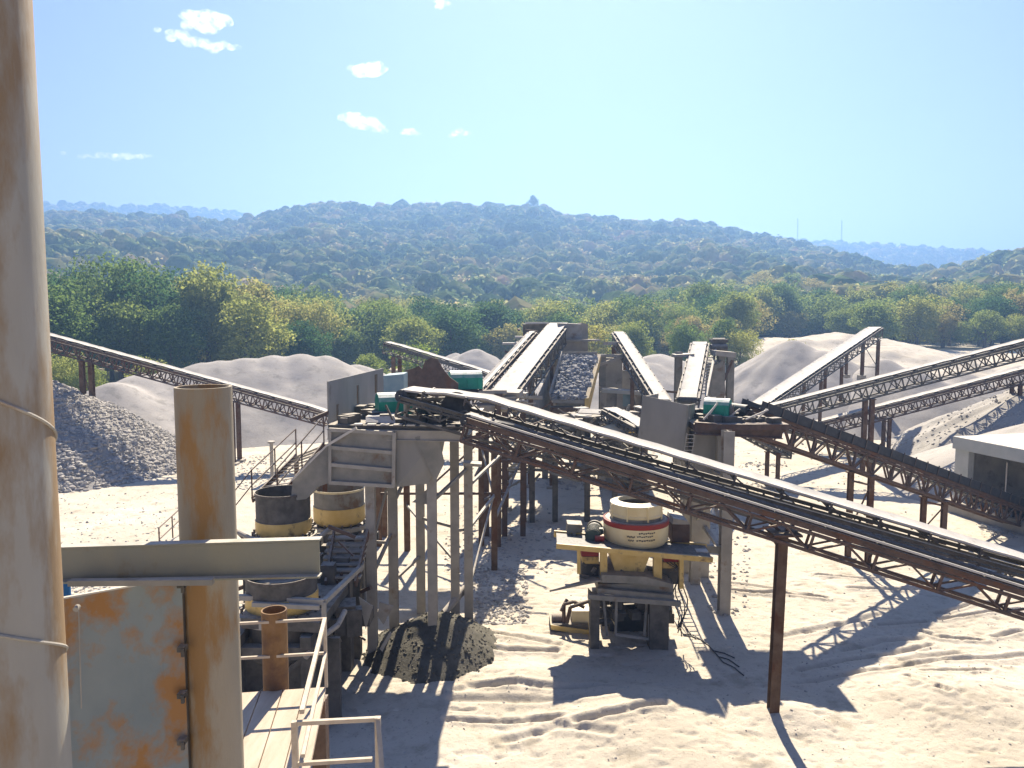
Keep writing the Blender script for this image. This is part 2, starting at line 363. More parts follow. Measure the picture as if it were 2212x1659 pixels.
def heap(label, cones, slope, m, name='sand_heap', cat='heap', group=None, res=.35, noise=.35, nsc=.25, rock=None, seed=3, rmat=None, soft=.6, rill=0):
    cs = [(c.x, c.y, c.z) for c in cones]
    def hf(x, y):
        z = np.full(np.shape(x), -9.)
        for cx, cy, cz in cs:
            r = np.sqrt((x - cx) ** 2 + (y - cy) ** 2 + soft ** 2) - soft
            an = np.arctan2(y - cy, x - cx)
            zz = cz - slope * r + rill * np.sin(an * 23 + 3 * vnoise(an * 5, r * 0 + 1, seed)) * np.clip(r / 4, 0, 1)
            k = .5; z = np.maximum(z, zz) + k * .2 * np.exp(-np.abs(z - zz) / k)
        z = z + noise * fbm(x * nsc, y * nsc, 5, seed) 
        return z - .0
    R_ = max(c.z for c in cones) / slope + 2.5
    x0, x1 = min(c.x for c in cones) - R_, max(c.x for c in cones) + R_
    y0, y1 = min(c.y for c in cones) - R_, max(c.y for c in cones) + R_
    nx = int((x1 - x0) / res); ny = int((y1 - y0) / res)
    X, Y = np.meshgrid(np.linspace(x0, x1, nx), np.linspace(y0, y1, ny)); Zz = hf(X, Y)
    T = terrain(X, Y); keep = Zz > T - .7
    Zz = np.maximum(Zz, T - .7)
    idx = np.arange(nx * ny).reshape(ny, nx)
    q = np.stack([idx[:-1, :-1], idx[:-1, 1:], idx[1:, 1:], idx[1:, :-1]], -1)
    kq = keep[:-1, :-1] | keep[:-1, 1:] | keep[1:, 1:] | keep[1:, :-1]
    f = q[kq]
    used = np.unique(f); rm = np.full(nx * ny, -1); rm[used] = np.arange(len(used))
    v = np.stack([X, Y, Zz], -1).reshape(-1, 3)[used]; f = rm[f]
    c0 = cones[0]; base = V((c0.x, c0.y, 0))
    root = npmesh(name, v - np.array(base), f, m, smooth=True); root.location = base
    tag(root, label, cat, group)
    if rock:
        n, s0, s1 = rock; rs = np.random.RandomState(seed)
        P = []
        px = rs.uniform(x0, x1, n * 4); py = rs.uniform(y0, y1, n * 4); pz = hf(px, py); ok = (pz > -.1) & (py < max(c.y for c in cones) + 2)
        px, py, pz = px[ok][:n], py[ok][:n], pz[ok][:n]
        o = rocks('loose_stones', np.stack([px, py, pz], 1), rs.uniform(s0, s1, len(px)) * rs.choice([.6, 1, 1.4], len(px)), rmat or M['stone'], root, base, .75, seed)
        o['kind'] = 'stuff'
    return hf
hf_rock = heap('heap of coarse grey rocks beside the tall pole, under the end of the left conveyor', [at(95, 822, 51.5), at(190, 868, 55.5)], .60, M['gravel'], 'rock_heap', rock=(15000, .06, .15), noise=.5, nsc=.3, seed=5)
heap('long pale sand heap running behind the left conveyor in front of the dark trees', [at(235, 830, 62), at(300, 812, 66), at(370, 803, 68), at(430, 792, 69), at(480, 786, 70), at(530, 779, 71), at(590, 774, 72), at(650, 771, 73), at(710, 773, 74), at(775, 785, 78)], .50, M['sand'], noise=.55, nsc=.16, seed=8, soft=1.0, rill=.02)
heap('pale sand heap behind the short far conveyor and the green motor hood', [at(1030, 752, 98), at(985, 765, 100)], .6, M['sand'], seed=9, noise=.5)
heap('low grey sand heap behind the narrow descending belt', [at(1420, 765, 84), at(1375, 780, 80)], .5, M['sand'], seed=10, noise=.5, soft=1.5)
heap('tall smooth cone of grey sand left of the steep right hand conveyor', [at(1715, 733, 78), at(1778, 752, 76)], .62, M['sand'], seed=11, noise=.55, nsc=.2, soft=1., rill=.06)
heap('long shaded sand ridge under the upper right conveyor', [at(1911, 775, 72), at(1985, 800, 69), at(2080, 800, 70), at(2200, 785, 71), at(2330, 780, 72)], .60, M['sand'], seed=12, noise=.5, nsc=.2, rill=.05)
hf_r2 = heap('rippled gravel heap at the right edge with conveyor posts on its crest', [at(2290, 806, 56), at(2380, 800, 57)], .56, M['gravel'], 'gravel_heap', seed=13, noise=.35, rock=(1500, .05, .12), rill=.10)
heap('bright white sand heap behind the concrete bunker', [at(2330, 900, 45.5), at(2260, 935, 44)], .48, M['sand'], seed=14, noise=.15, soft=2.0)
fb = gr(940, 1412)
hf_dark = heap('dark cone of fines under the steel tower legs', [V((fb.x, fb.y + .3, 1.08)), ], .58, M['char'], 'fines_heap', res=.08, noise=.12, nsc=1.2, seed=15, soft=.35, rock=(1500, .015, .045), rmat=M['char'])
# stones scattered on the yard
def scatter(zones, name, label, m, seed):
    rs = np.random.RandomState(seed); P = []; sz = []
    for u0, v0, u1, v1, n, s0, s1 in zones:
        for _ in range(n):
            g_ = gr(rs.uniform(u0, u1), rs.uniform(v0, v1)); P.append((g_.x, g_.y)); sz.append(rs.uniform(s0, s1) * rs.choice([.5, .8, 1.3]))
    P = np.array(P); z = height(P[:, 0], P[:, 1])
    o = rocks(name, np.column_stack([P, z]), sz, m, seed=seed); tag(o, kind='stuff'); return o
scatter([(1020, 1230, 1140, 1350, 900, .03, .09), (960, 1090, 1200, 1240, 700, .03, .09), (1180, 1010, 1340, 1060, 260, .05, .14), (1570, 1040, 1640, 1080, 150, .05, .12), (1600, 1000, 1700, 1010, 60, .05, .15),
         (2120, 1110, 2212, 1160, 160, .05, .14), (1230, 1040, 1480, 1340, 500, .02, .06), (510, 985, 620, 1060, 500, .04, .1), (1600, 1100, 2212, 1500, 500, .01, .035),
         (700, 1350, 2212, 1659, 700, .008, .028), (120, 1060, 400, 1250, 600, .02, .06), (1530, 1080, 1620, 1330, 250, .03, .09), (900, 900, 2212, 1060, 1200, .04, .09), (140, 1250, 330, 1290, 300, .03, .09)], 'stones', '', M['stone'], 4)

# ------------------------------------------------------------------ conveyors
def conveyor(label, H, T, w=.9, depth=.8, panel=1.2, frame=None, beltm=None, chan=.14, posts=(), guard=0, chanm=None, tstart=0, tend=None, idl=1.2, stand=.0, zig=True, fan=True, postm=None, pw=.2, chord=.07, name='belt_conveyor', th=.03, bend=(0, 0)):
    frame = frame or M['rust']; beltm = beltm or M['belt']; postm = postm or M['rust_l']; chanm = chanm or frame
    H = V(H); T = V(T); L = (T - H).length; d = (T - H) / L
    s = d.cross(Z).normalized(); n = s.cross(d).normalized()
    if n.z < 0: n = -n
    root = thing(name, label, 'conveyor', (H.x, H.y, 0))
    P = lambda t, a, b: H + d * t + s * a + n * b - Z * (max(0, bend[0] - t) * bend[1])
    # belt: troughed carrying run with thickness
    mb = MB(); k = max(8, int(L / .6)); cs = [(-w / 2, .07), (-w * .27, .0), (w * .27, .0), (w / 2, .07)]
    vs = []
    for i_ in range(k + 1):
        t = L * i_ / k; sag = -.012 * (1 - math.cos(2 * math.pi * t / idl)) + random.uniform(-.004, .004)
        fl = min(1, min(t, L - t) / 1.2)
        for a, b in cs: vs.append(P(t, a, b * fl + sag))
        for a, b in cs: vs.append(P(t, a, b * fl + sag - th))
    fs = []
    for i_ in range(k):
        o = i_ * 8; q = o + 8
        for j in range(3):
            fs.append((o + j, o + j + 1, q + j + 1, q + j)); fs.append((o + 4 + j, q + 4 + j, q + 5 + j, o + 5 + j))
        fs.append((o, q, q + 4, o + 4)); fs.append((o + 3, o + 7, q + 7, q + 3))
    fs += [(0, 4, 5, 1), (1, 5, 6, 2), (2, 6, 7, 3)]; mb.add(vs, fs)
    mb.build('belt', beltm, root, True)
    rb = MB(); rb.bar(P(.1, 0, -.36), P(L - .1, 0, -.36), w * .92, .02, n); rb.build('return_belt', M['rubber'], root)
    for t in (0, L):
        pm = MB(); pm.tube(P(t, -w / 2 - .02, -.19), P(t, w / 2 + .02, -.19), .18, 16); pm.tube(P(t, -w / 2 - .22, -.19), P(t, w / 2 + .22, -.19), .04, 8)
        pm.build('pulley', M['rubber'], root, True)
    hw = w / 2 + .07
    for sg in (-1, 1):
        cb = MB(); cb.bar(P(0, sg * hw, -.10 - chan / 2 + .02 - stand), P(L, sg * hw, -.10 - chan / 2 + .02 - stand), .05, chan, n)
        cb.bar(P(0, sg * (hw + .03), -.08 - stand), P(L, sg * (hw + .03), -.08 - stand), .10, .015, n)
        cb.build('stringer', chanm, root)
    tr = MB(); tend = tend or L; m = max(2, int((tend - tstart) / panel)); dz = -.14 - chan - stand
    for sg in (-1, 1):
        tr.bar(P(tstart, sg * hw, -depth), P(tend, sg * hw, -depth), chord, chord, n)
        tr.bar(P(tstart, sg * hw, dz), P(tend, sg * hw, dz), chord * .8, chord * .8, n)
        for i_ in range(m + 1):
            t = tstart + (tend - tstart) * i_ / m
            tr.bar(P(t, sg * hw, dz), P(t, sg * hw, -depth), chord * .8)
            if i_ < m:
                t2 = tstart + (tend - tstart) * (i_ + 1) / m; tm = (t + t2) / 2
                if zig:
                    tr.bar(P(t, sg * hw, -depth), P(tm, sg * hw, dz), chord * .6); tr.bar(P(t2, sg * hw, -depth), P(tm, sg * hw, dz), chord * .6)
                else: tr.bar(P(t, sg * hw, dz), P(t2, sg * hw, -depth), chord * .6)
    for i_ in range(m + 1):
        t = tstart + (tend - tstart) * i_ / m
        tr.bar(P(t, -hw, -depth), P(t, hw, -depth), chord * .8)
        if i_ < m: tr.bar(P(t, -hw, -depth), P(t + (tend - tstart) / m, hw, -depth), chord * .5)
    tr.build('truss', frame, root)
    ni = int(L / idl)
    proto = None
    for i_ in range(min(ni, 60)):
        t = idl * (i_ + .5)
        if proto is None:
            ib = MB()
            ib.tube(P(t, -w * .27, -.065), P(t, w * .27, -.065), .045, 8)
            for sg in (-1, 1):
                ib.tube(P(t, sg * w * .27, -.065), P(t, sg * (w / 2), .0), .045, 8)
                ib.bar(P(t, sg * (hw), -.12 - stand), P(t, sg * (hw + .0), .03), .05, .05)
                if stand: ib.bar(P(t + .25, sg * hw, -.1 - stand), P(t, sg * hw, -.05), .04)
            ib.bar(P(t, -hw, -.125), P(t, hw, -.125), .05)
            proto = ib.build('idler', M['roller'], root); base_t = t
        else:
            c = proto.copy(); c.location = d * (t - base_t) + Z * ((max(0, bend[0] - base_t) - max(0, bend[0] - t)) * bend[1]); C.objects.link(c); c.parent = root
    if guard:
        for sg in (-1, 1):
            gb = MB(); gb.bar(P(.5, sg * (hw + .02), guard / 2 - .05), P(L - .3, sg * (hw + .02), guard / 2 - .05), .012, guard, n); gb.build('skirt_board', M['rubber'], root)
        rbm = MB(); t = .8
        while t < L - .3:
            for sg in (-1, 1): rbm.bar(P(t, sg * (hw + .05), -.1), P(t, sg * (hw + .05), guard), .03, .05, d)
            t += .8
        rbm.each('skirt_rib', M['roller'], root)
    for ps in posts:
        t, z0 = ps[0], ps[1]; brace = ps[2] if len(ps) > 2 else 1; w_ = ps[3] if len(ps) > 3 else pw
        feet = []
        for sg in (-1, 1):
            top = P(t, sg * hw, -depth - .02); zf = z0 if z0 is not None else gz(top.x, top.y)
            f_ = V((top.x, top.y, zf - .15)); feet.append((top, f_))
            pb = MB(); pb.hbeam(f_, top, w_, w_, .02); pb.bar(top - V((0, 0, .04)) - s * w_ * .8, top - V((0, 0, .04)) + s * w_ * .8, w_ * 1.3, .06)
            lo = pb.build('support_leg', postm, root)
            fm = MB(); fm.box((f_.x, f_.y, zf + .03), (w_ * 2.6, w_ * 2.6, .26)); fm.build('footing', M['conc'], lo)
        if brace:
            hgt = feet[0][0].z - feet[0][1].z
            bb = MB(); a0, a1 = feet
            for fr in ([.35, .9] if hgt > 2 else [.6]):
                bb.bar(a0[1].lerp(a0[0], fr), a1[1].lerp(a1[0], fr), .07)
            if hgt > 1.5: bb.bar(a0[1].lerp(a0[0], .35), a1[1].lerp(a1[0], .9), .05)
            bb.build('cross_brace', frame, root)
    return root, P, L
# A: main white belt across the middle, B: brown truss conveyor in front of it
cA, PA, LA = conveyor('wide dusty white belt crossing the centre from the grey tower down to the right edge', at(882, 809, 22.0), at(2330, 1241, 19.2), 1.08, .75, 1.3, frame=M['dark'], chan=.10, stand=.10, idl=1.25, chord=.07, posts=[(19.0, None)], th=.05, bend=(2.4, .16))
cB, PB, LB = conveyor('brown trussed conveyor in front of the white belt, resting on one tall rusty post', at(1015, 893, 20.3), at(2330, 1299, 17.5), .30, .74, 1.45, frame=M['rust'], beltm=M['rubber'], chan=.15, idl=1.25, chord=.075, posts=[], th=.05)
b = MB(); b.bar(PB(.1, .26, .0), PB(LB, .26, .0), .05, .05); b.build('dusty_lip', M['belt'], cB)
# single tall post under B
p1 = at(1690, 1148, 19.0); f1 = gr(1668, 1558)
rb = MB(); rb.hbeam((f1.x, f1.y, -.3), (p1.x, p1.y, p1.z), .24, .24, .022); rb.bar(p1 - V((.35, 0, 0)), p1 + V((.35, 0, 0)), .9, .05)
pl = rb.build('support_leg', M['rust_l'], cB)
rb = MB(); rb.box((f1.x, f1.y, .06), (.5, .5, .16)); rb.build('footing', M['conc'], pl)
rb = MB()
for sg in (-1, 1):
    rb.bar(p1 + V((0, 0, -.05)), p1 + V((sg * .55, 0, .42)), .07)
    rb.bar(p1 + V((0, 0, -.55)), p1 + V((sg * .28, .3, .0)), .06)
rb.build('leg_bracket', M['rust'], cB)
# C dark conveyor behind, towards the bunker
HC = at(1600, 872, 27.5); TC = at(2300, 1128, 37.6)
cC, PC, LC = conveyor('dark ribbed conveyor running from the green hooded platform down to the concrete bunker', HC, TC, .8, .95, 1.2, frame=M['rust'], beltm=M['rubber'], chan=.12, guard=.34, idl=1.2, chord=.10, posts=[(7.2, None, 1, .2), (12.2, None, 1, .2)])
# D1..D3 stockpile conveyors at the right
conveyor('steep white belt rising over the smooth sand cone at the right', at(1890, 706, 68), at(1640, 872, 50), 1.1, .9, 1.3, frame=M['dark'], chan=.12, posts=[(1.2, 4.5, 1, .24), (5.5, 5., 0, .2), (10.5, 3.2, 0, .2), (15, 1.5, 0, .2)])
cD2, PD2, LD2 = conveyor('upper of the two long trussed conveyors rising to the right edge', at(2330, 705, 47.6), at(1632, 884, 48.4), .9, 1.05, 1.1, frame=M['dark'], chan=.14, chord=.09, posts=[(13.2, None, 0, .26)])
conveyor('lower of the two long trussed conveyors rising to the right edge', at(2330, 764, 55.5), at(1730, 920, 57), .9, 1.0, .9, frame=M['rust'], chan=.14, chord=.09, posts=[(4.6, 3.6, 1, .22), (13.9, None, 1, .22)])
# L left conveyor
conveyor('long trussed conveyor on the left rising from the tower to over the rock heap', at(30, 702, 53), at(712, 888, 52), .9, 1.0, .85, frame=M['rust'], chan=.14, chord=.09, posts=[(5.4, 2.6, 1, .3), (16.0, None, 0, .26)])
conveyor('short far conveyor rising to the left behind the rusty brown plate', at(838, 738, 61), at(1065, 806, 58), .9, .9, 1., frame=M['dark'], chan=.12, posts=[(1.0, None, 1, .3)])
# F1..F3
conveyor('broad white belt climbing to the top of the central screen house', at(1207, 697, 50), at(1078, 858, 35.5), 1.15, 1.1, 1.2, frame=M['dark'], chan=.16, posts=[(6, None), (11.5, None)])
conveyor('narrow side belt parallel to and left of the broad climbing belt', at(1150, 715, 50), at(1030, 845, 37), .35, .7, 1.2, frame=M['rust'], chan=.14, posts=[])
conveyor('narrow white belt descending to the right between the screen house and the dark hopper plate', at(1336, 716, 51), at(1432, 862, 37), .62, .8, 1.1, frame=M['dark'], chan=.14, posts=[(.8, None, 1, .26), (8, None)])
conveyor('short white belt beside the ladder at the rear conveyor tower', at(1512, 738, 48), at(1486, 856, 38.5), .85, .8, 1.1, frame=M['dark'], chan=.14, posts=[])
conveyor('low short conveyor on stubby legs behind the green hooded platform', at(1580, 905, 40), at(1700, 972, 46), .5, .5, .9, frame=M['dark'], chan=.12, posts=[(6.2, None, 0)])
conveyor('small belt between the yellow chute lid and the dark hopper plate', at(1318, 880, 36), at(1392, 918, 33), .7, .6, .8, frame=M['dark'], chan=.12)

# ------------------------------------------------------------------ generic kit
def railing(mb, pts, h=1.0, r=.022, mid=True, step=1.2):
    for a, b in zip(pts[:-1], pts[1:]):
        a = V(a); b = V(b); n = max(1, int((b - a).length / step))
        for i_ in range(n + 1): q = a.lerp(b, i_ / n); mb.tube(q, q + Z * h, r, 6)
        mb.tube(a + Z * h, b + Z * h, r, 6)
        if mid: mb.tube(a + Z * h * .5, b + Z * h * .5, r, 6)
def motor(label, c, sc=1., rz=0, hl=.6, hood=True, name='drive_motor', group=None):
    c = V(c); root = thing(name, label, 'motor', c, group)
    m = Matrix.Rotation(rz, 3, 'Z')
    W_ = lambda x, y, z: c + m @ (V((x, y, z)) * sc)
    b = MB(); b.tube(W_(-.45, 0, .35), W_(.35, 0, .35), .26 * sc, 16); b.tube(W_(.35, 0, .35), W_(.47, 0, .35), .28 * sc, 16); b.tube(W_(.47, 0, .35), W_(.7, 0, .35), .04 * sc, 8)
    for i_ in range(8): b.tube(W_(-.4 + i_ * .09, 0, .35), W_(-.38 + i_ * .09, 0, .35), .29 * sc, 16)
    b.box(W_(0, -.27, .45), (.2 * sc, .14 * sc, .2 * sc), rz); b.build('motor_body', M['motor'], root, True)
    b = MB(); b.box(W_(0, 0, .04), (1.1 * sc, .6 * sc, .08 * sc), rz); b.box(W_(.7, 0, .2), (.1 * sc, .4 * sc, .4 * sc), rz); b.build('base_frame', M['rust'], root)
    b = MB(); b.tube(W_(.62, 0, .35), W_(.74, 0, .35), .3 * sc, 20); b.build('drive_wheel', M['dark'], root, True)
    if hood:
        b = MB(); hw_, hd, z0, z1, z2 = hl, .42, .12, .62, .92
        prof = [(-hd, z0), (-hd, z1), (-hd * .8, z1 + .15), (-hd * .45, z2 - .05), (0, z2), (hd * .45, z2 - .05), (hd * .8, z1 + .15), (hd, z1), (hd, z0)]
        outer = [W_(-hw_, y, z) for y, z in prof]; outer2 = [W_(hw_, y, z) for y, z in prof]
        n = len(prof); b.add(outer + outer2, [(i_, i_ + 1, n + i_ + 1, n + i_) for i_ in range(n - 1)] + [tuple(range(n)), tuple(range(2 * n - 1, n - 1, -1))])
        b.build('hood', M['green'], root)
        b = MB()
        for x in (-hl * .7, 0, hl * .7): b.bar(W_(x, -hd - .012, z0), W_(x, -hd - .012, z1), .04 * sc, .02 * sc)
        b.each('hood_rib', M['green'], root)
    return root
def legs(root, pts, top, w=.26, m=None, foot=True):
    for p in pts:
        b = MB(); z = gz(p[0], p[1]) if len(p) < 4 else p[3]
        b.hbeam((p[0], p[1], z - .3), (p[0], p[1], p[2] if len(p) > 2 else top), w, w, .022)
        b.build('leg', m or M['steel'], root)

# ------------------------------------------------------------------ tower 1 (grey steel transfer tower)
t1 = thing('screening_tower', 'tall grey steel tower with a ribbed chute box and many legs, left of centre', 'tower', (-3, 23.5, 0))
deck_z = at(900, 925, 22).z
fl = at(712, 918, 22.2); frr = at(1022, 914, 22.6)
b = MB(); b.slab([(fl.x, 22.0, deck_z), (frr.x - .3, 21.6, deck_z), (frr.x + .1, 24.2, deck_z), (frr.x - .1, 27, deck_z), (fl.x + .2, 27, deck_z)], (0, 0, .10))
b.build('platform', M['dark'], t1)
b = MB(); b.hbeam((fl.x, 21.95, deck_z - .16), (frr.x - .3, 21.55, deck_z - .16), .14, .30, .02, Z); b.hbeam((frr.x - .26, 21.6, deck_z - .16), (frr.x + .1, 27, deck_z - .16), .14, .30, .02, Z)
b.hbeam((fl.x + .1, 24.5, deck_z - .16), (frr.x, 24.5, deck_z - .16), .14, .3, .02, Z); b.hbeam((fl.x + .1, 26.9, deck_z - .16), (frr.x, 26.9, deck_z - .16), .14, .3, .02, Z)
b.build('platform_beam', M['steel_l'], t1)
# sheet wall of the screen house
w0 = at(709, 824, 22.3); w1 = at(828, 793, 28.0)
b = MB(); zt = w0.z; yy = [22.3, 23.6, 23.95, 25.3, 25.55, 26.9, 27.15, 28.0]; X0 = lambda y: w0.x + (w1.x - w0.x) * (y - 22.3) / 5.7
zb = deck_z + .1
slots = [(22.95, 23.15, zb, zt - .75), (24.9, 25.15, zb + .25, zt - .35), (26.9, 27.25, zb + .4, zt - .15)]
prev = 22.3
for y0_, y1_, z0_, z1_ in slots:
    b.slab([(X0(prev), prev, zb), (X0(y0_), y0_, zb), (X0(y0_), y0_, zt), (X0(prev), prev, zt)], (-.04, 0, 0))
    b.slab([(X0(y0_), y0_, z1_), (X0(y1_), y1_, z1_), (X0(y1_), y1_, zt), (X0(y0_), y0_, zt)], (-.04, 0, 0))
    if z0_ > zb: b.slab([(X0(y0_), y0_, zb), (X0(y1_), y1_, zb), (X0(y1_), y1_, z0_), (X0(y0_), y0_, z0_)], (-.04, 0, 0))
    prev = y1_
b.slab([(X0(prev), prev, zb), (X0(28), 28, zb), (X0(28), 28, zt), (X0(prev), prev, zt)], (-.04, 0, 0))
wo = b.build('sheet_wall', M['panel'], t1)
b = MB()
for y0_, y1_, z0_, z1_ in slots: b.slab([(X0(y0_) - .08, y0_ - .05, z0_ - .1), (X0(y1_) - .08, y1_ + .8, z0_ - .1), (X0(y1_) - .08, y1_ + .8, z1_ + .1), (X0(y0_) - .08, y0_ - .05, z1_ + .1)], (-.02, 0, 0))
b.each('slot_backing', M['rust'], wo)
# ribbed chute box
def px(u, v, Y=21.7): return at(u, v, Y)
b = MB(); b.slab([px(711, 928), px(852, 936), px(850, 1052), px(711, 1043)], (0, 1.7, 0)); cb_ = b.build('chute_box', M['steel'], t1)
b = MB()
for va, vb in ((966, 978), (1003, 1016), (1042, 1050), (928, 936)):
    b.bar(px(711, va, 21.64), px(852, vb, 21.64), .10, .10)
for u_ in (850,): b.bar(px(u_ + 2, 934, 21.62), px(u_, 1050, 21.62), .10)
b.bar(px(713, 930, 21.62), px(713, 1042, 21.62), .08)
b.build('stiffener_ribs', M['steel_l'], cb_)
b = MB(); b.slab([px(711, 962, 21.75), px(711, 1043, 21.75), px(686, 1052, 21.75), px(662, 1078, 21.75), px(628, 1082, 21.75), px(632, 1040, 21.75), px(668, 990, 21.75)], (0, 1.2, 0))
b.build('feed_chute', M['steel'], t1)
b = MB(); b.bar(px(770, 924, 21.6), px(706, 962, 21.6), .07); b.bar(px(706, 962, 21.6), px(630, 1038, 21.6), .05); b.build('chute_rim', M['belt'], t1)
# right hopper with folded flap
b = MB(); b.slab([px(856, 932, 21.8), px(960, 925, 21.8), px(945, 1000, 21.9), px(925, 1045, 22), px(856, 1052, 21.8)], (0, 1.5, 0)); b.build('hopper', M['panel'], t1)
b = MB(); b.slab([px(896, 945, 21.66), px(945, 930, 21.66), px(960, 1000, 21.7), px(940, 1042, 21.7), px(915, 985, 21.66)], (0, .03, 0)); b.build('hopper_flap', M['steel'], t1)
lp = []
for u_, v_, top in ((806, 1415, None), (852, 1375, None), (910, 1325, None), (936, 1412, None), (984, 1355, None), (1013, 1352, None)):
    g_ = gr(u_, v_); lp.append((g_.x, g_.y, deck_z - .05))
legs(t1, lp, deck_z, .27, M['steel_l'])
lp2 = []
for u_, v_, vt in ((1040, 1180, 930), (1068, 1232, 960), (1132, 1126, 965), (880, 1190, 1000), (760, 1250, 1045)):
    g_ = gr(u_, v_); lp2.append((g_.x, g_.y, at(u_, vt, g_.y).z))
legs(t1, lp2, 0, .24, M['rust_l'])
b = MB(); L0 = [V(p[:3]) for p in lp]; L1 = [V(p[:3]) for p in lp2]
def strut(a, za, c_, zc, w=.09): b.bar((a.x, a.y, za), (c_.x, c_.y, zc), w)
strut(L0[1], 1.8, L0[2], 2.0); strut(L0[2], 3.3, L0[4], 3.3); strut(L0[3], 4.6, L0[5], 5.2); strut(L0[1], 4.2, L0[2], 5.6); strut(L0[4], 3.2, L0[5], 3.2); strut(L0[5], 1.2, L1[1], 3.1, .07); strut(L0[5], 3.2, L1[1], 3.0); strut(L1[1], 2.0, L1[2], 3.4)
strut(L1[0], 4.4, L1[1], 2.9, .07); strut(L0[0], 2.4, L0[1], 3.4); strut(L0[5], 4.6, L1[2], 4.4); strut(L1[3], 2, L0[4], 2.2); strut(L1[0], 2, L1[2], 2.1); strut(L1[4], 1.5, L0[1], 3); strut(L0[1], 5.4, L0[0], 3.2, .06)
b.build('cross_brace', M['steel'], t1)
# side chute pipe and splayed plates among the legs
b = MB(); b.tube(at(1005, 1270, 24.6), at(955, 1330, 23.5), .12, 12); b.build('sloping_pipe', M['steel_l'], t1, True)
b = MB(); b.slab([at(890, 1085, 22.6), at(930, 1050, 22.6), at(925, 1090, 22.6)], (.05, .05, .02)); b.slab([at(1000, 1000, 22.4), at(1040, 1003, 22.4), at(1040, 1009, 22.4), at(1000, 1006, 22.4)], (0, .3, .03)); b.each('torn_plate', M['steel_l'], t1)
# top clutter: edge grating, cross pipes, bull wheel guard
b = MB()
for i_ in range(9): b.box(V((fl.x + .9 + i_ * .38, 21.9 - i_ * .035, deck_z + .13)), (.24, .22, .04))
b.each('grating_block', M['belt'], t1)
b = MB(); pts = [V((-3.1, 22.4, deck_z + .15)), V((-3.1, 22.4, deck_z + .78)), V((-1.75, 22.4, deck_z + .82)), V((-1.35, 22.4, deck_z + .68)), V((-1.2, 22.4, deck_z + .15))]; b.path(pts, .06, 8)
b.build('pipe_guard', M['steel_l'], t1, True)
b = MB(); b.tube(at(985, 878, 22.0), at(985, 878, 22.3), .42, 24); b.tube(at(985, 878, 21.95), at(985, 878, 22.35), .1, 12); b.build('drive_wheel', M['dark'], t1, True)
b = MB(); b.slab([at(950, 868, 22.2), at(975, 852, 22.2), at(1003, 872, 22.2), at(990, 884, 22.2)], (0, .5, .02)); b.slab([at(860, 915, 22.1), at(790, 912, 22.1), at(790, 900, 22.3), at(850, 898, 22.3)], (0, .8, 0)); b.each('cover_plate', M['belt'], t1)
b = MB()
for i_ in range(60):
    x = random.uniform(fl.x + .4, frr.x - .5); y = random.uniform(22.2, 25.5); s_ = random.uniform(.12, .35)
    b.box((x, y, deck_z + .1 + s_ * .4), (s_ * 1.5, s_, s_ * .8), random.uniform(0, 3))
b.each('screen_machinery', M['dark'], t1)
b = MB()
for i_ in range(14):
    x = random.uniform(fl.x + 1.4, frr.x - .6); y = random.uniform(22.1, 25); b.bar((x, y, deck_z + .1), (x + random.uniform(-.8, .8), y + random.uniform(-.2, .4), deck_z + random.uniform(.3, .8)), .05)
b.each('pipework', M['roller'], t1)
b = MB(); b.slab([at(668, 905, 21.9), at(708, 888, 22.2), at(708, 896, 22.2), at(672, 913, 21.9)], (0, .9, 0)); b.build('rusty_flap', M['rust'], t1)
motor('green hooded motor on the grey tower beside the sheet wall', V((-3.6, 23.4, deck_z + .12)), .85, .35)
motor('bare dusty motor at the front of the grey tower deck', V((-2.4, 22.9, deck_z + .12)), .9, .2, hood=False)
# behind tower: rusty plate, pale blue cabin, green hooded motor
rp = MB(); rp.slab([at(875, 838, 33), at(876, 800, 33), at(895, 795, 33), at(905, 790, 33), at(912, 797, 33), at(918, 780, 33), at(932, 772, 33), at(945, 775, 33), at(958, 798, 33), at(972, 815, 33), at(990, 828, 33), at(990, 845, 33)], (0, .05, 0))
g0 = thing('rear_platform', 'raised rear deck behind the grey tower carrying a torn rusty plate', 'platform', (-2.5, 34, 0))
rp.build('torn_rusty_plate', M['rust'], g0)
zr = at(950, 850, 33).z
b = MB(); b.box((-3.2, 33.8, zr - .1), (5.6, 1.7, .2)); b.build('deck', M['rust'], g0)
legs(g0, [(-5.8, 33), (-3.5, 33), (-.6, 33), (-5.8, 34.5), (-.6, 34.5)], zr - .2, .24, M['rust_l'])
b = MB(); b.bar((-5.8, 33, zr * .5), (-3.5, 33, zr * .8), .08); b.bar((-3.5, 33, zr * .4), (-.2, 33, zr * .85), .08); b.bar((-5.8, 33, zr * .35), (-.2, 33, zr * .35), .1); b.build('cross_brace', M['rust'], g0)
motor('large green hooded motor on the rear deck beside the broad climbing belt', V((at(1005, 830, 34).x, 34, zr)), 1.0, .25, .7)
pb = MB(); pb.slab([at(828, 812, 30), at(872, 808, 31), at(872, 862, 31), at(828, 862, 30)], (0, 1.2, 0)); o = pb.build('sheet_cabin', M['pblue']); tag(o, 'pale blue sheet metal cabin just right of the grey sheet wall', 'cabin')

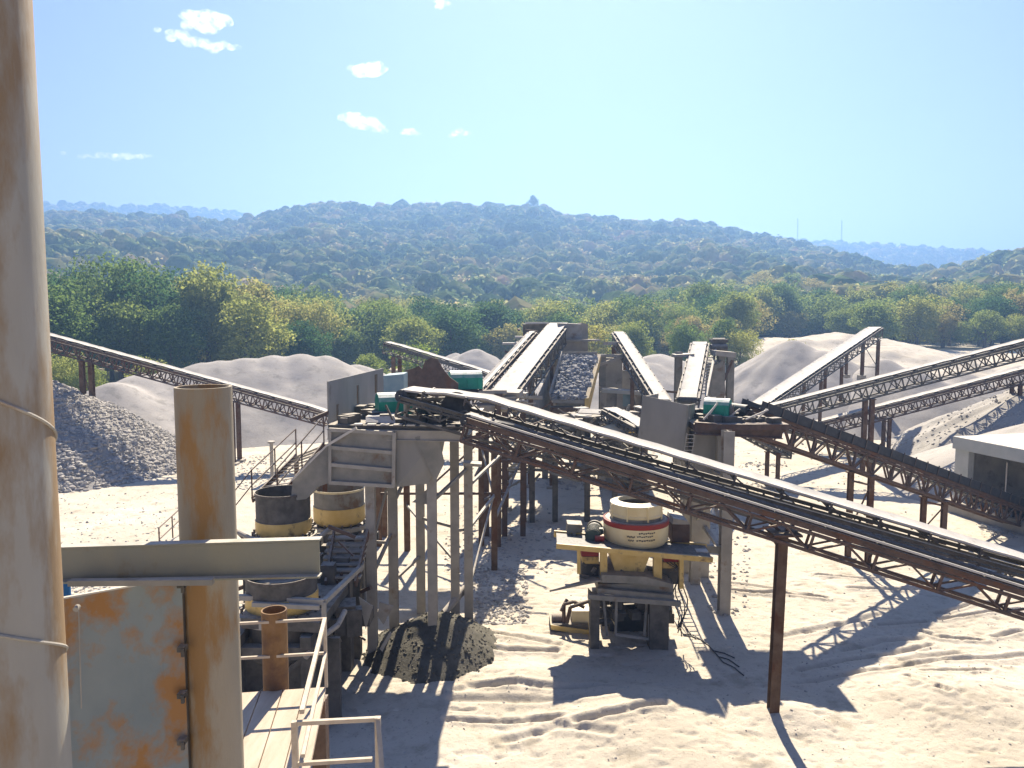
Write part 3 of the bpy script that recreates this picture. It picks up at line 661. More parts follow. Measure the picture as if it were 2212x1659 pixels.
# ------------------------------------------------------------------ left crushers
def drum_crusher(label, u, vtop, Y, dia, dark=True, hgt=1.3, frac=.55, group=None):
    p = at(u, vtop, Y); c = V((p.x, p.y, 0)); r = dia / 2; zt_ = p.z
    root = thing('cone_crusher', label, 'crusher', (p.x, p.y, gz(p.x, p.y)), group)
    zm = zt_ - hgt * frac; zl = zt_ - hgt
    b = MB(); b.lathe([(r, zm), (r, zt_), (r - .04, zt_), (r - .04, zm + .1), (.1, zm + .05)], c, 40); b.build('feed_ring', M['dark'] if dark else M['steel'], root, True)
    b = MB(); b.lathe([(r - .04, zt_), (r + .02, zt_), (r + .02, zt_ - .07), (r - .01, zt_ - .07)], c, 40); b.build('ring_rim', M['roller'] if dark else M['cream'], root, True)
    b = MB(); b.lathe([(r * .6, zl), (r * .92, zl), (r * 1.03, zl + .12), (r * 1.03, zm), (r * .9, zm)], c, 40); b.build('bowl', M['yellow'], root, True)
    b = MB(); b.lathe([(r * 1.05, zl - .02), (r * 1.22, zl - .02), (r * 1.22, zl - .16), (r * 1.05, zl - .16)], c, 40, True); b.build('flange_ring', M['steel_l'], root, True)
    b = MB()
    for k in range(20):
        t = k * math.pi / 10; b.bar(c + V((math.cos(t) * r * 1.12, math.sin(t) * r * 1.12, zl - .2)), c + V((math.cos(t) * r * 1.12, math.sin(t) * r * 1.12, zl + .1)), .06)
    b.each('clamp_bolt', M['roller'], root)
    b = MB(); b.lathe([(r * .5, zl - 1.5), (r * .95, zl - 1.1), (r * .95, zl - .2)], c, 32); b.build('lower_shell', M['dark'], root, True)
    b = MB(); zf = gz(p.x, p.y)
    for sx in (-1, 1):
        for sy in (-1, 1): b.bar(c + V((sx * r, sy * r, zf - .1)), c + V((sx * r, sy * r, zl - .3)), .3)
    for sx in (-1, 1): b.bar(c + V((sx * r, -r * 1.3, zl - .45)), c + V((sx * r, r * 1.3, zl - .45)), .25, .3); b.bar(c + V((-r * 1.4, sx * r, zl - .75)), c + V((r * 1.4, sx * r, zl - .75)), .25, .3)
    for sx in (-1, 1): b.bar(c + V((-r, sx * r, 0.6)), c + V((r, sx * r, zl - .8)), .1)
    b.build('stand', M['dark'], root); return root
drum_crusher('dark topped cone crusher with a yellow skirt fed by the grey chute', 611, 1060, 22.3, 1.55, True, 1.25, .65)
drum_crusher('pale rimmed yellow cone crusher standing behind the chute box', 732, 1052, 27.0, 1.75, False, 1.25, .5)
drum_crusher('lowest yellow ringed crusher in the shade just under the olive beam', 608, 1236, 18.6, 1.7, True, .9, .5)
# crusher frames / machinery bench in the shade
mf = thing('machine_frame', 'tangled dark steel frame with ledges, pipes and stairs below the two left crushers', 'frame', (-6, 20.5, 0))
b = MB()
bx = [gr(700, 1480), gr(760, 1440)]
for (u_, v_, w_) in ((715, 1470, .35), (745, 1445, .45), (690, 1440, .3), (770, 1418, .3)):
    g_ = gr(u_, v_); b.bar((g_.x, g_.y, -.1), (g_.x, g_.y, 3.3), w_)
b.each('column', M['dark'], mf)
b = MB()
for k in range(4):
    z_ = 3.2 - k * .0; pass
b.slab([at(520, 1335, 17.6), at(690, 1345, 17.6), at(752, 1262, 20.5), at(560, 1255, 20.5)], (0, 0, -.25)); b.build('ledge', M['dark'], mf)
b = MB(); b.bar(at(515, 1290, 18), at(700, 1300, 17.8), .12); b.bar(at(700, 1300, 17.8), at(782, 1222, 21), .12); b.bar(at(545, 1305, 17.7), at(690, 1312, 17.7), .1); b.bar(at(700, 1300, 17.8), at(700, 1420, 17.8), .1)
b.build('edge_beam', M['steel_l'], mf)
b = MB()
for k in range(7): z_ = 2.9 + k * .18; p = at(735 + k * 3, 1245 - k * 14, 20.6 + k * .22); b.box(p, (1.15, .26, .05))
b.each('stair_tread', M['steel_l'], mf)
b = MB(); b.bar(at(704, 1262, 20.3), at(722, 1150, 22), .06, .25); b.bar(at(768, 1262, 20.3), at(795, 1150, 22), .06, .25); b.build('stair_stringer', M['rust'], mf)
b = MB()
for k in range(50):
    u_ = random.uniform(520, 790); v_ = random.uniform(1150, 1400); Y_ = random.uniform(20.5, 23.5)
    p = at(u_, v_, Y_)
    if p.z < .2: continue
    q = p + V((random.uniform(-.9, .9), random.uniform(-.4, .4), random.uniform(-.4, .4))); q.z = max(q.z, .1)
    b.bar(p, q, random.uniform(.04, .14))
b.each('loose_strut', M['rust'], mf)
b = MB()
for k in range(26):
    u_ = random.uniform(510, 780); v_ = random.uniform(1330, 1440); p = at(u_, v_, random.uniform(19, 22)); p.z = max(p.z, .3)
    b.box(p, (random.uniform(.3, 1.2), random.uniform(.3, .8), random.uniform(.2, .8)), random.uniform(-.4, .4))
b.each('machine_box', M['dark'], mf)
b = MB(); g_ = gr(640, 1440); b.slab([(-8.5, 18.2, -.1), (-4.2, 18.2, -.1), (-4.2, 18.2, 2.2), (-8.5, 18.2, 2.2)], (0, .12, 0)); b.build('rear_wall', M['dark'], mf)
b = MB()
for pts in ([at(560, 1165, 21.3), at(600, 1178, 21), at(650, 1176, 21), at(690, 1160, 21.2), at(715, 1140, 21.6)], [at(515, 1150, 21.6), at(545, 1165, 21.5), at(560, 1165, 21.3)], [at(660, 1420, 17.5), at(690, 1380, 18), at(730, 1350, 18.5), at(745, 1320, 19)]): b = MB(); b.path(pts, .07, 8); b.build('hose', M['steel_l'], mf, True)
b = MB(); b.slab([at(775, 1290, 20), at(805, 1310, 20), at(790, 1360, 20)], (0, .04, 0)); b.slab([at(820, 1300, 21), at(850, 1310, 21), at(828, 1350, 21), at(815, 1330, 21)], (0, .04, 0)); b.slab([at(820, 1402, 20), at(842, 1365, 20), at(846, 1370, 20), at(826, 1408, 20)], (0, .04, 0)); b.each('bent_plate', M['steel_l'], mf)
# stairway with handrail left of tower, railings, small post
st = thing('stairway', 'thin railed stairway sloping down behind the dark topped crusher', 'stairs', gr(560, 1110))
b = MB()
A0, B0 = at(700, 960, 27), at(600, 1080, 24.2)
A1, B1 = at(640, 985, 28), at(545, 1080, 25.2)
for a, c_ in ((A0, B0), (A1, B1)):
    b.bar(a, c_, .05, .2)
b.build('stringer', M['rust_l'], st)
b = MB()
for k in range(12): t = (k + .5) / 12; b.bar(A0.lerp(B0, t), A1.lerp(B1, t), .22, .03)
b.each('tread', M['steel_l'], st)
b = MB(); railing(b, [A1, B1], 1.0, .025); railing(b, [A0, B0], 1.0, .025); railing(b, [B1, at(505, 1130, 25)], 1.0, .02); b.build('handrail', M['rust'], st)
b = MB(); legs(st, [(A0.x, A0.y, A0.z), (A1.x, A1.y, A1.z)], 0, .14, M['rust_l'])
g_ = gr(588, 1038); b = MB(); b.tube((g_.x, g_.y, -.2), at(586, 956, g_.y), .11, 12); b.tube(at(586, 957, g_.y), at(586, 953, g_.y), .22, 14); o = b.build('bollard_post', M['steel_l'], None, True); tag(o, 'lone grey standing pipe post with a flat cap left of the stairway', 'post')
for i_, (u_, v_, vt) in enumerate(((345, 1168, 1130),)):
    b = MB(); a = gr(345, 1190); c_ = gr(400, 1150); railing(b, [V((a.x, a.y, 0)), V((c_.x, c_.y, .3))], 1.0, .03); o = b.build('handrail', M['rust']); tag(o, 'short thin handrail on the sand seen between the tall pole and the open pipe', 'handrail')

# ------------------------------------------------------------------ tower 2 with green hood
t2 = thing('transfer_tower', 'steel transfer tower right of centre with a big dark hopper plate and green motor hood', 'tower', (7, 27, 0))
b = MB(); b.slab([at(1389, 854, 26.3), at(1484, 875, 25.9), at(1475, 990, 25.9), at(1378, 955, 26.3)], (0, .06, 0)); hp = b.build('hopper_plate', M['panel'], t2)
b = MB(); b.slab([at(1484, 875, 25.98), at(1500, 872, 27.8), at(1492, 985, 27.8), at(1475, 988, 25.98)], (.04, .0, 0)); b.slab([at(1391, 856, 26.42), at(1420, 850, 29), at(1412, 940, 29), at(1380, 955, 26.42)], (.05, 0, 0)); b.each('hopper_side', M['steel'], t2)
ptz = at(1560, 915, 26).z
b = MB(); b.box((at(1580, 915, 27).x, 27.6, ptz - .1), (3.2, 3.6, .2)); b.build('platform', M['rust'], t2)
b = MB(); b.hbeam(at(1500, 925, 25.8), at(1690, 935, 26.4), .2, .42, .03, Z); b.build('edge_girder', M['rust'], t2)
q = gr(1563, 1325); q2 = gr(1500, 1262)
legs(t2, [(q.x, q.y, ptz - .15), (q2.x, q2.y, ptz - .15), (q.x + .2, 29, ptz - .15), (q2.x - .1, 29.5, ptz - .15)], 0, .36, M['steel_l'])
b = MB(); b.slab([at(1497, 935, 26.6), at(1545, 940, 26.6), at(1545, 1060, 26.6), at(1497, 1060, 26.6)], (0, .5, 0)); b.slab([at(1550, 940, 26.3), at(1583, 942, 26.3), at(1583, 1085, 26.3), at(1550, 1075, 26.3)], (0, .3, 0)); b.each('enclosure_panel', M['panel'], t2)
b = MB(); b.bar((q.x, q.y, 2.0), (q.x + .2, 29, 2.0), .14); b.bar((q.x, q.y, 2.2), (q.x - 1.0, q.y + .2, 2.2), .2, .25); b.bar((q.x, q.y, 2.3), (q.x + .2, 29, 4.4), .1); b.bar((q.x, q.y, 4.6), (q2.x, q2.y, 4.6), .16); b.bar((q.x, q.y, 4.6), (q2.x, q2.y, 2.4), .08); b.build('cross_brace', M['steel'], t2)
b = MB(); a, c_ = at(1484, 935, 25.75), at(1477, 985, 25.75)
for dx in (0, .28): b.bar(a + V((dx, 0, 0)), c_ + V((dx - .02, 0, 0)), .03)
for k in range(6): p = a.lerp(c_, (k + .5) / 6); b.bar(p, p + V((.28, 0, 0)), .025)
b.build('ladder', M['steel_l'], t2)
b = MB()
for k in range(30):
    x = random.uniform(5.9, 9.0); y = random.uniform(26, 29); s_ = random.uniform(.12, .4); b.box((x, y, ptz + s_ * .35), (s_ * 1.6, s_, s_ * .7), random.uniform(0, 3))
b.each('drive_machinery', M['dark'], t2)
b = MB()
for k in range(10): x = random.uniform(6, 8.6); y = random.uniform(26, 28); b.bar((x, y, ptz + .1), (x + random.uniform(-.8, .8), y, ptz + random.uniform(.3, .7)), .05)
b.each('pipework', M['belt'], t2)
motor('green hooded motor on the transfer tower right of the dark hopper plate', V((at(1550, 880, 26.8).x, 26.8, ptz + .12)), .72, -.45)
# lattice ladder post between crusher and tower 2
b = MB(); a = gr(1462, 1300); 
for dx in (0, .35):
    b.bar((a.x + dx, a.y + 1.2, 0), (a.x + dx + .15, a.y + 1.2, 5.2), .05)
for k in range(16): z_ = .3 + k * .3; b.bar((a.x + .15 * z_ / 5.2, a.y + 1.2, z_), (a.x + .35 + .15 * z_ / 5.2, a.y + 1.2, z_), .035)
o = b.build('access_ladder', M['steel']); tag(o, 'steel rung ladder standing behind the cream cone crusher', 'ladder')

# ------------------------------------------------------------------ main cone crusher
Yc = 23.6
cc = thing('cone_crusher', 'large cream cone crusher with a red band on a dark stand in the open yard', 'crusher', (at(1368, 1380, Yc).x, Yc, 0))
K = lambda u, v, Y=Yc: at(u, v, Y)
cx = K(1374, 1100).x; c0 = V((cx, Yc, 0))
ri = (K(1430, 1080).x - K(1318, 1080).x) / 2; ro = (K(1443, 1150).x - K(1303, 1150).x) / 2
zr_ = [K(1374, 1097, Yc - ri).z, K(1374, 1121, Yc - ri).z, K(1374, 1128, Yc - ro).z, K(1374, 1142, Yc - ro).z, K(1374, 1158, Yc - ro).z, K(1374, 1180, Yc - ro).z, K(1374, 1188, Yc - ro).z]
b = MB(); b.lathe([(ri * .66, zr_[1] - .4), (ri * .66, zr_[0] + .02), (ri * .7, zr_[0] + .07), (ri, zr_[0]), (ri * 1.0, zr_[1])], c0, 48)
for k in range(8):
    t = k * math.pi / 4 + .3; p = c0 + V((math.cos(t) * ri * 1.01, math.sin(t) * ri * 1.01, 0)); b.bar(V((p.x, p.y, zr_[1] - .12)), V((p.x, p.y, zr_[0] - .02)), .05)
b.build('feed_ring', M['cream'], cc, True)
b = MB(); b.lathe([(ri * .55, zr_[1] - .5), (ri * .66, zr_[1] - .5), (ri * .655, zr_[0] - .05)], c0, 40); b.lathe([(.02, zr_[1] - .25), (ri * .3, zr_[1] - .3), (ri * .66, zr_[1] - .5)], c0, 32); b.build('feed_liner', M['dark'], cc, True)
b = MB(); b.lathe([(ri * .98, zr_[1]), (ri * .92, zr_[1] - .05), (ri * .95, zr_[2] - .12), (ro * .93, zr_[3] + .10), (ro * .98, zr_[3] + .06)], c0, 48); b.build('dust_shoulder', M['steel_l'], cc, True)
b = MB(); b.lathe([(ro * .96, zr_[3] + .10), (ro * 1.01, zr_[3] + .08), (ro * 1.01, zr_[3] - .05), (ro * .97, zr_[3] - .12)], c0, 48); b.build('red_band', M['red'], cc, True)
b = MB(); b.lathe([(ro * 1.0, zr_[3] - .05), (ro * .995, zr_[3] - .10), (ro * .98, zr_[5]), (ro * .9, zr_[5] - .12), (ro * .5, zr_[5] - .2)], c0, 48)
b.lathe([(ri * 1.0, zr_[1] + .05), (ri * 1.02, zr_[1] + .03), (ri * 1.02, zr_[1] - .02), (ri, zr_[1] - .05)], c0, 40); b.build('bowl', M['cream'], cc, True)
b = MB()
for (ta, tb, dz, hh) in ((-114, -100, -.27, .05), (-97, -68, -.26, .035), (-112, -102, -.38, .045), (-98, -64, -.38, .04), (-94, -64, -.16, .04)):
    N_ = 8
    for k in range(N_):
        t0 = R(ta + (tb - ta) * k / N_); t1_ = R(ta + (tb - ta) * (k + .75) / N_); rr = ro * 1.004
        z_ = zr_[3] + dz + .01 * math.sin(k * 2)
        b.add([c0 + V((math.cos(t) * rr, math.sin(t) * rr, z)) for t, z in ((t0, z_ - hh / 2), (t1_, z_ - hh / 2), (t1_, z_ + hh / 2), (t0, z_ + hh / 2))], [(0, 1, 2, 3)])
b.each('worn_lettering', M['dark'], cc)
# platform tray
Yf = Yc - 1.15
pa, pb_ = K(1203, 1178, Yf), K(1537, 1208, Yf)
b = MB(); b.slab([pa, pb_, pb_ + V((.12, 1.25, .0)), pa + V((.05, 1.25, .0))], (0, 0, .05)); b.build('walkway_plate', M['rubber'], cc)
b = MB(); b.bar(pa + V((-.02, -.05, .0)), pb_ + V((.02, -.05, .0)), .10, .15); b.bar(pa + V((-.02, 1.25, 0)), pb_ + V((.15, 1.25, 0)), .1, .2); b.each('walkway_beam', M['yellow'], cc)
# yellow underframe
def boxpx(mb, u0, v0, u1, v1, Y, dep):
    mb.slab([K(u0, v0, Y), K(u1, v0, Y), K(u1, v1, Y), K(u0, v1, Y)], (0, dep, 0))
b = MB(); b.slab([K(1316, 1192, Yc - .75), K(1404, 1199, Yc - .75), K(1389, 1240, Yc - .75), K(1330, 1240, Yc - .75)], (0, 1.5, 0)); b.build('main_shell', M['yellow'], cc)
b = MB(); boxpx(b, 1297, 1188, 1312, 1253, Yc - .95, .18); boxpx(b, 1412, 1200, 1430, 1266, Yc - .95, .18); boxpx(b, 1247, 1184, 1254, 1240, Yc - .9, .12); boxpx(b, 1468, 1205, 1477, 1272, Yc - .9, .14); b.each('frame_post', M['yellow'], cc)
b = MB(); boxpx(b, 1256, 1186, 1294, 1202, Yc - .5, .8); boxpx(b, 1434, 1200, 1468, 1214, Yc - .5, .8); b.each('red_cylinder_cap', M['red'], cc)
b = MB(); boxpx(b, 1258, 1203, 1294, 1218, Yc - .5, .8); boxpx(b, 1432, 1215, 1468, 1228, Yc - .5, .8); b.each('side_cylinder', M['yellow'], cc)
b = MB(); boxpx(b, 1256, 1219, 1312, 1250, Yc - .4, .9); boxpx(b, 1400, 1229, 1466, 1262, Yc - .4, .9); boxpx(b, 1320, 1236, 1400, 1250, Yc - .6, 1.2)
for k in range(16): p = K(random.uniform(1256, 1466), random.uniform(1215, 1265), Yc - random.uniform(.4, .8)); b.tube(p, p + V((random.uniform(-.3, .3), 0, random.uniform(-.2, .2))), random.uniform(.03, .07), 8)
b.build('gear_housing', M['dark'], cc)
b = MB()
for k in range(30):
    p = K(random.uniform(1285, 1450), random.uniform(1268, 1345), Yc + random.uniform(-.75, .5)); b.box(p, (random.uniform(.15, .5), random.uniform(.2, .5), random.uniform(.08, .35)), random.uniform(-.3, .3))
b.each('lower_machinery', M['dark'], cc)
b = MB()
for k in range(12): u_ = 1212 + k * 28; p = K(u_, 1178 + (u_ - 1203) * .09, Yc - 1.22); b.tube(p, p + V((0, .04, 0)), .03, 8)
b.each('beam_bolt', M['roller'], cc)
b = MB()
for u_ in (1282, 1303, 1332, 1398, 1440): b.bar(K(u_, 1286, Yc - .9), K(u_ + random.uniform(-8, 8), 1372, Yc - .9), .07)
b.each('stand_strut', M['steel'], cc)
b = MB(); b.slab([K(1300, 1242, Yc - 1.2), K(1395, 1246, Yc - 1.2), K(1452, 1262, Yc - 1.2), K(1452, 1270, Yc - 1.2), K(1380, 1262, Yc - 1.2), K(1298, 1258, Yc - 1.2)], (0, 2.3, 0)); b.build('dust_skirt', M['steel'], cc)
b = MB(); b.slab([K(1187, 1279, Yc - 1.2), K(1300, 1256, Yc - 1.2), K(1300, 1244, Yc + .4), K(1240, 1240, Yc + .4)], (0, 0, .06)); b.build('side_ledge', M['steel'], cc)
b = MB(); boxpx(b, 1292, 1262, 1455, 1284, Yc - .95, 1.9); b.bar(K(1290, 1275, Yc - 1.1), K(1455, 1290, Yc - 1.1), .14, .16); b.bar(K(1270, 1288, Yc - 1.25), K(1470, 1304, Yc - 1.25), .14, .14); b.each('cross_beam', M['steel'], cc)
zq = -.15
for (u0, u1, dep, Y_) in ((1276, 1296, .45, Yc - 1.1), (1405, 1446, .6, Yc - 1.1), (1300, 1330, .5, Yc + .7), (1400, 1440, .5, Yc + .7)):
    p0, p1_ = K(u0, 1290, Y_), K(u1, 1290, Y_); b = MB(); b.slab([(p0.x, Y_, zq), (p1_.x, Y_, zq), (p1_.x, Y_, p0.z), (p0.x, Y_, p0.z)], (0, dep, 0)); b.build('pier', M['dark'], cc)
b = MB(); p0, p1_ = K(1318, 1300, Yc + .3), K(1406, 1300, Yc + .3); b.slab([(p0.x, Yc + .3, zq), (p1_.x, Yc + .3, zq), (p1_.x, Yc + .3, p0.z), (p0.x, Yc + .3, p0.z)], (0, .8, 0)); b.build('dark_box', M['rubber'], cc)  # black block between the piers, its colour standing in for the shaded void
b = MB(); b.bar(K(1330, 1370, Yc - .9), K(1402, 1380, Yc - .9), .08); b.bar(K(1402, 1328, Yc - .9), K(1402, 1380, Yc - .9), .06); b.bar(K(1330, 1312, Yc - .9), K(1330, 1372, Yc - .9), .05); b.build('guard_frame', M['steel_l'], cc)
b = MB(); b.slab([K(1322, 1308, Yc - .3), K(1336, 1308, Yc - .3), K(1334, 1340, Yc - .3), K(1328, 1352, Yc - .3), K(1322, 1340, Yc - .3)], (0, .1, 0)); b.build('hanging_plate', M['cream'], cc)
b = MB(); p = K(1448, 1300); 
for j in range(4):
    pts = [K(1440 + j * 8, 1215, Yc - .6)]
    for k in range(1, 9): pts.append(K(1460 + j * 6 + 8 * math.sin(k * 1.1 + j), 1215 + k * (17 + j), Yc - .6 - .05 * k))
    pts[-1].z = max(pts[-1].z, .03); b = MB(); b.path(pts, .018, 6); b.build('hydraulic_hose', M['rubber'], cc, True)
for j in range(3):
    pts = [K(1200 + 60, 1255, Yc - .9)]
    pts = [gr(1455 + 10 * j, 1335 + 4 * j, .04)] + [gr(1455 + 10 * j + k * 22, 1335 + k * (12 + 3 * j) + 6 * math.sin(k * 2), .25 + .0) for k in range(1, 7)]; 
    pts = [V((q_.x, q_.y, gz(q_.x, q_.y) + .02)) for q_ in pts]; b = MB(); b.path(pts, .018, 6); b.build('hydraulic_hose', M['rubber'], cc, True)
motor('green motor on the left end of the cream crusher walkway', K(1282, 1172, Yc - .1) + V((0, 0, -.0)), .85, 1.4, hood=False)
b = MB(); b.slab([K(1226, 1132, Yc), K(1258, 1134, Yc), K(1258, 1150, Yc), K(1234, 1150, Yc), K(1224, 1160, Yc)], (0, .5, 0)); b.bar(K(1240, 1150), K(1240, 1176), .1); b.build('belt_guard', M['steel'], cc)
b = MB(); p = K(1285, 1163, Yc - .5); b.tube(p, p + V((.28, 0, 0)), .10, 12); b.build('oil_pump', M['red'], cc, True)
b = MB(); b.slab([K(1452, 1133, Yc), K(1490, 1133, Yc), K(1490, 1172, Yc), K(1452, 1172, Yc)], (0, .9, 0)); b.build('rusty_box', M['rust'], cc)
b = MB(); b.slab([K(1455, 1120, Yc), K(1485, 1125, Yc), K(1492, 1134, Yc), K(1452, 1132, Yc)], (0, .9, 0)); b.build('box_lid', M['steel_l'], cc)
b = MB(); p = K(1515, 1200, Yc - .6); b.box(p + V((0, 0, .12)), (.35, .3, .1)); b.build('tool_tray', M['belt'], cc)
# lubrication unit on the ground to the left
lu = thing('lubrication_unit', 'small cream lubrication unit on a skid at the lower left of the big crusher', 'machine', (K(1235, 1365).x, Yc - .6, 0))
gq = gr(1235, 1368); ly = gq.y
b = MB(); b.slab([at(1190, 1350, ly), at(1277, 1362, ly), at(1277, 1374, ly), at(1190, 1360, ly)], (0, 1.0, 0)); b.build('skid', M['yellow'], lu)
b = MB(); b.slab([at(1236, 1320, ly + .2), at(1277, 1320, ly + .2), at(1277, 1360, ly + .2), at(1236, 1356, ly + .2)], (0, .7, 0)); b.build('oil_tank', M['cream'], lu)
b = MB(); p = at(1206, 1340, ly + .4); b.tube(p - V((.2, 0, 0)), p + V((.3, 0, 0)), .2, 16); b.build('pump_motor', M['rust'], lu, True)
b = MB()
for pts in ([at(1218, 1345, ly + .2), at(1218, 1305, ly + .2), at(1240, 1300, ly + .2), at(1262, 1312, ly + .2)], [at(1225, 1345, ly + .1), at(1232, 1312, ly + .1), at(1275, 1298, ly + .1)], [at(1212, 1320, ly + .1), at(1225, 1295, ly + .3)]): b.path(pts, .06, 8)
b.build('pipes', M['rust'], lu, True)
b = MB()
p = at(1230, 1374, ly); b.box((p.x, ly + .5, .12), (1.2, .9, .3)); b.build('plinth', M['dark'], lu)

# ------------------------------------------------------------------ central screen house
sh = thing('screen_house', 'grey steel screen house with a tilted stone filled tray at the centre', 'building', (3.5, 48, 0))
b = MB(); b.slab([at(1205, 698, 49), at(1257, 700, 49), at(1257, 775, 49), at(1196, 775, 49)], (0, 2.6, 0)); b.slab([at(1256, 697, 49.4), at(1270, 701, 49.4), at(1270, 800, 49.4), at(1256, 800, 49.4)], (0, 2.4, 0)); b.build('upper_casing', M['steel_l'], sh)
b = MB(); b.slab([at(1196, 775, 47), at(1262, 775, 47), at(1262, 960, 47), at(1165, 960, 47), at(1172, 850, 47)], (0, 2.5, 0)); b.build('lower_casing', M['steel'], sh)
b = MB(); b.slab([at(1130, 905, 38), at(1160, 850, 40), at(1168, 900, 40), at(1160, 960, 39), at(1135, 960, 38)], (0, .4, 0)); b.slab([at(1160, 860, 41), at(1188, 800, 44), at(1190, 960, 43), at(1162, 965, 41)], (0, .4, 0)); b.each('side_sheet', M['steel'], sh)
b = MB(); b.hbeam(V((at(1200, 760, 46).x, 46, -.2)), at(1192, 760, 46), .3); b.build('column', M['steel_l'], sh)
for u_, vt in ((1178, 845), (1262, 800), (1302, 770), (1195, 840), (1330, 745)):
    g_ = at(u_, vt, 47 if u_ != 1330 else 51); b = MB(); b.hbeam((g_.x, g_.y, -.2), g_, .36, .36, .03); b.build('column', M['steel'], sh)
b = MB()
for a, c_ in ((at(1262, 800, 46.8), at(1345, 770, 46.8)), (at(1262, 768, 46.8), at(1345, 768, 46.8)), (at(1295, 838, 46.5), at(1395, 848, 45)), (at(1180, 900, 46.8), at(1300, 900, 46.8))): b.bar(a, c_, .2, .16)
b.bar(at(1308, 742, 47), at(1360, 742, 50), .3, .2); b.bar(at(1226, 735, 49.2), at(1290, 735, 48), .8, .12)
b.each('girder', M['steel_l'], sh)
# tilted tray with stones
TL, TR, BR, BL = at(1218, 775, 46), at(1290, 775, 46), at(1262, 868, 42), at(1192, 866, 42)
b = MB(); b.slab([TL, TR, BR, BL], (0, .05, -.12)); tray = b.build('tray_floor', M['steel'], sh)
b = MB(); b.slab([TL, BL, BL + V((-.1, 0, .45)), TL + V((-.1, 0, .45))], (-.06, 0, 0)); b.slab([TL + V((0, .1, -.1)), TR + V((0, .1, -.1)), TR + V((0, .1, .4)), TL + V((0, .1, .4))], (0, .06, 0)); b.bar(BL, BR, .1, .2); b.build('tray_side', M['steel_l'], sh)
b = MB(); b.slab([TR + V((.02, 0, -.1)), BR + V((.0, -.2, -.75)), BR + V((.02, -.1, .2)), TR + V((.02, 0, .25))], (.22, .1, 0)); b.build('yellow_side', M['yellow'], sh)
rs = np.random.RandomState(3); P_ = []
for k in range(1500):
    a, c_ = rs.rand(), rs.rand(); p = TL.lerp(TR, a).lerp(BL.lerp(BR, a), c_); P_.append((p.x, p.y, p.z + rs.uniform(0, .25)))
o = rocks('stones_on_tray', P_, rs.uniform(.06, .17, 1500), M['bstone'], sh, V(sh.location), .8, 6); o['kind'] = 'stuff'
b = MB(); b.slab([at(1190, 880, 41.8), at(1262, 880, 41.8), at(1255, 915, 42), at(1200, 912, 42)], (0, .8, 0)); b.build('under_chute', M['rust_l'], sh)
# concrete retaining wall
rw = thing('retaining_wall', 'stained grey concrete wall between the tilted tray and the hopper plate', 'wall', (8.5, 42, 0))
b = MB(); yw = 45
b.slab([at(1303, 848, yw), at(1395, 852, yw), V((at(1395, 852, yw).x, yw, -.2)), V((at(1303, 848, yw).x, yw, -.2))], (0, .5, 0))
b.slab([at(1296, 772, 48), at(1345, 775, 48), V((at(1345, 775, 48).x, 48, 0)), V((at(1296, 775, 48).x, 48, 0))], (0, .5, 0))
b.slab([at(1345, 800, 49), at(1395, 805, 49), V((at(1395, 805, 49).x, 49, 0)), V((at(1345, 800, 49).x, 49, 0))], (0, .5, 0))
b.each('wall_panel', M['conc'], rw)
b = MB()
for u_ in (1303, 1338, 1368, 1394): p = at(u_, 846, yw - .12); b.bar((p.x, p.y, 0), p, .35)
b.each('pilaster', M['conc'], rw)
b = MB(); b.bar(at(1300, 843, yw - .15), at(1398, 850, yw - .15), .6, .22); b.build('coping', M['conc_l'], rw)
b = MB(); b.slab([at(1341, 852, yw - .05), at(1366, 852, yw - .05), at(1366, 878, yw - .05), at(1341, 878, yw - .05)], (0, .04, 0)); b.build('sheet_window', M['pblue'], rw)
# clutter around the centre
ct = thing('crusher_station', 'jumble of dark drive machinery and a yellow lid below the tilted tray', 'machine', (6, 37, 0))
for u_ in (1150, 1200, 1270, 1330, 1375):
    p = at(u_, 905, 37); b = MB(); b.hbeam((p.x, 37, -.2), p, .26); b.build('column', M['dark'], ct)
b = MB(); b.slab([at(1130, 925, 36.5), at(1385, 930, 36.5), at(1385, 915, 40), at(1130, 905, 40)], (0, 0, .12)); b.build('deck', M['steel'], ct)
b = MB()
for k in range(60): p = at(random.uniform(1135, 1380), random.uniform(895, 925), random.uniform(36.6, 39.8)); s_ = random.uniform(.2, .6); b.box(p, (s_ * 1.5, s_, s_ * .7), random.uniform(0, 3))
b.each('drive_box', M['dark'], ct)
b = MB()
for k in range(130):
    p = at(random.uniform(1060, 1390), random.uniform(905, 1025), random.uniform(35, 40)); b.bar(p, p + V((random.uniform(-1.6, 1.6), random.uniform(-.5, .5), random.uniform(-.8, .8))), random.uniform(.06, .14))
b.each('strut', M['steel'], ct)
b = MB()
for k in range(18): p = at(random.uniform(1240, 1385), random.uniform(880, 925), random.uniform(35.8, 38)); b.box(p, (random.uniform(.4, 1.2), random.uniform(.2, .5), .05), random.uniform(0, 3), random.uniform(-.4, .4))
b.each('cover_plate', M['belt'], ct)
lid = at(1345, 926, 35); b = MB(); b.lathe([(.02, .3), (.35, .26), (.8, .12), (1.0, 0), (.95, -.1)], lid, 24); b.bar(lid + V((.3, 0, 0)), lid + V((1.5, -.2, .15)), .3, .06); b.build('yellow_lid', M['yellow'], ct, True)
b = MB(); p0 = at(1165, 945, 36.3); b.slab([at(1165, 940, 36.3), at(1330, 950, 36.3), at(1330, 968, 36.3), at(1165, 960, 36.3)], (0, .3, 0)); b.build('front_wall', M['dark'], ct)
b = MB(); b.slab([at(1235, 1010, 35), at(1330, 990, 35), at(1362, 985, 35), at(1362, 1010, 35), at(1300, 1030, 35)], (0, 1.2, 0)); b.build('dark_box', M['dark'], ct)
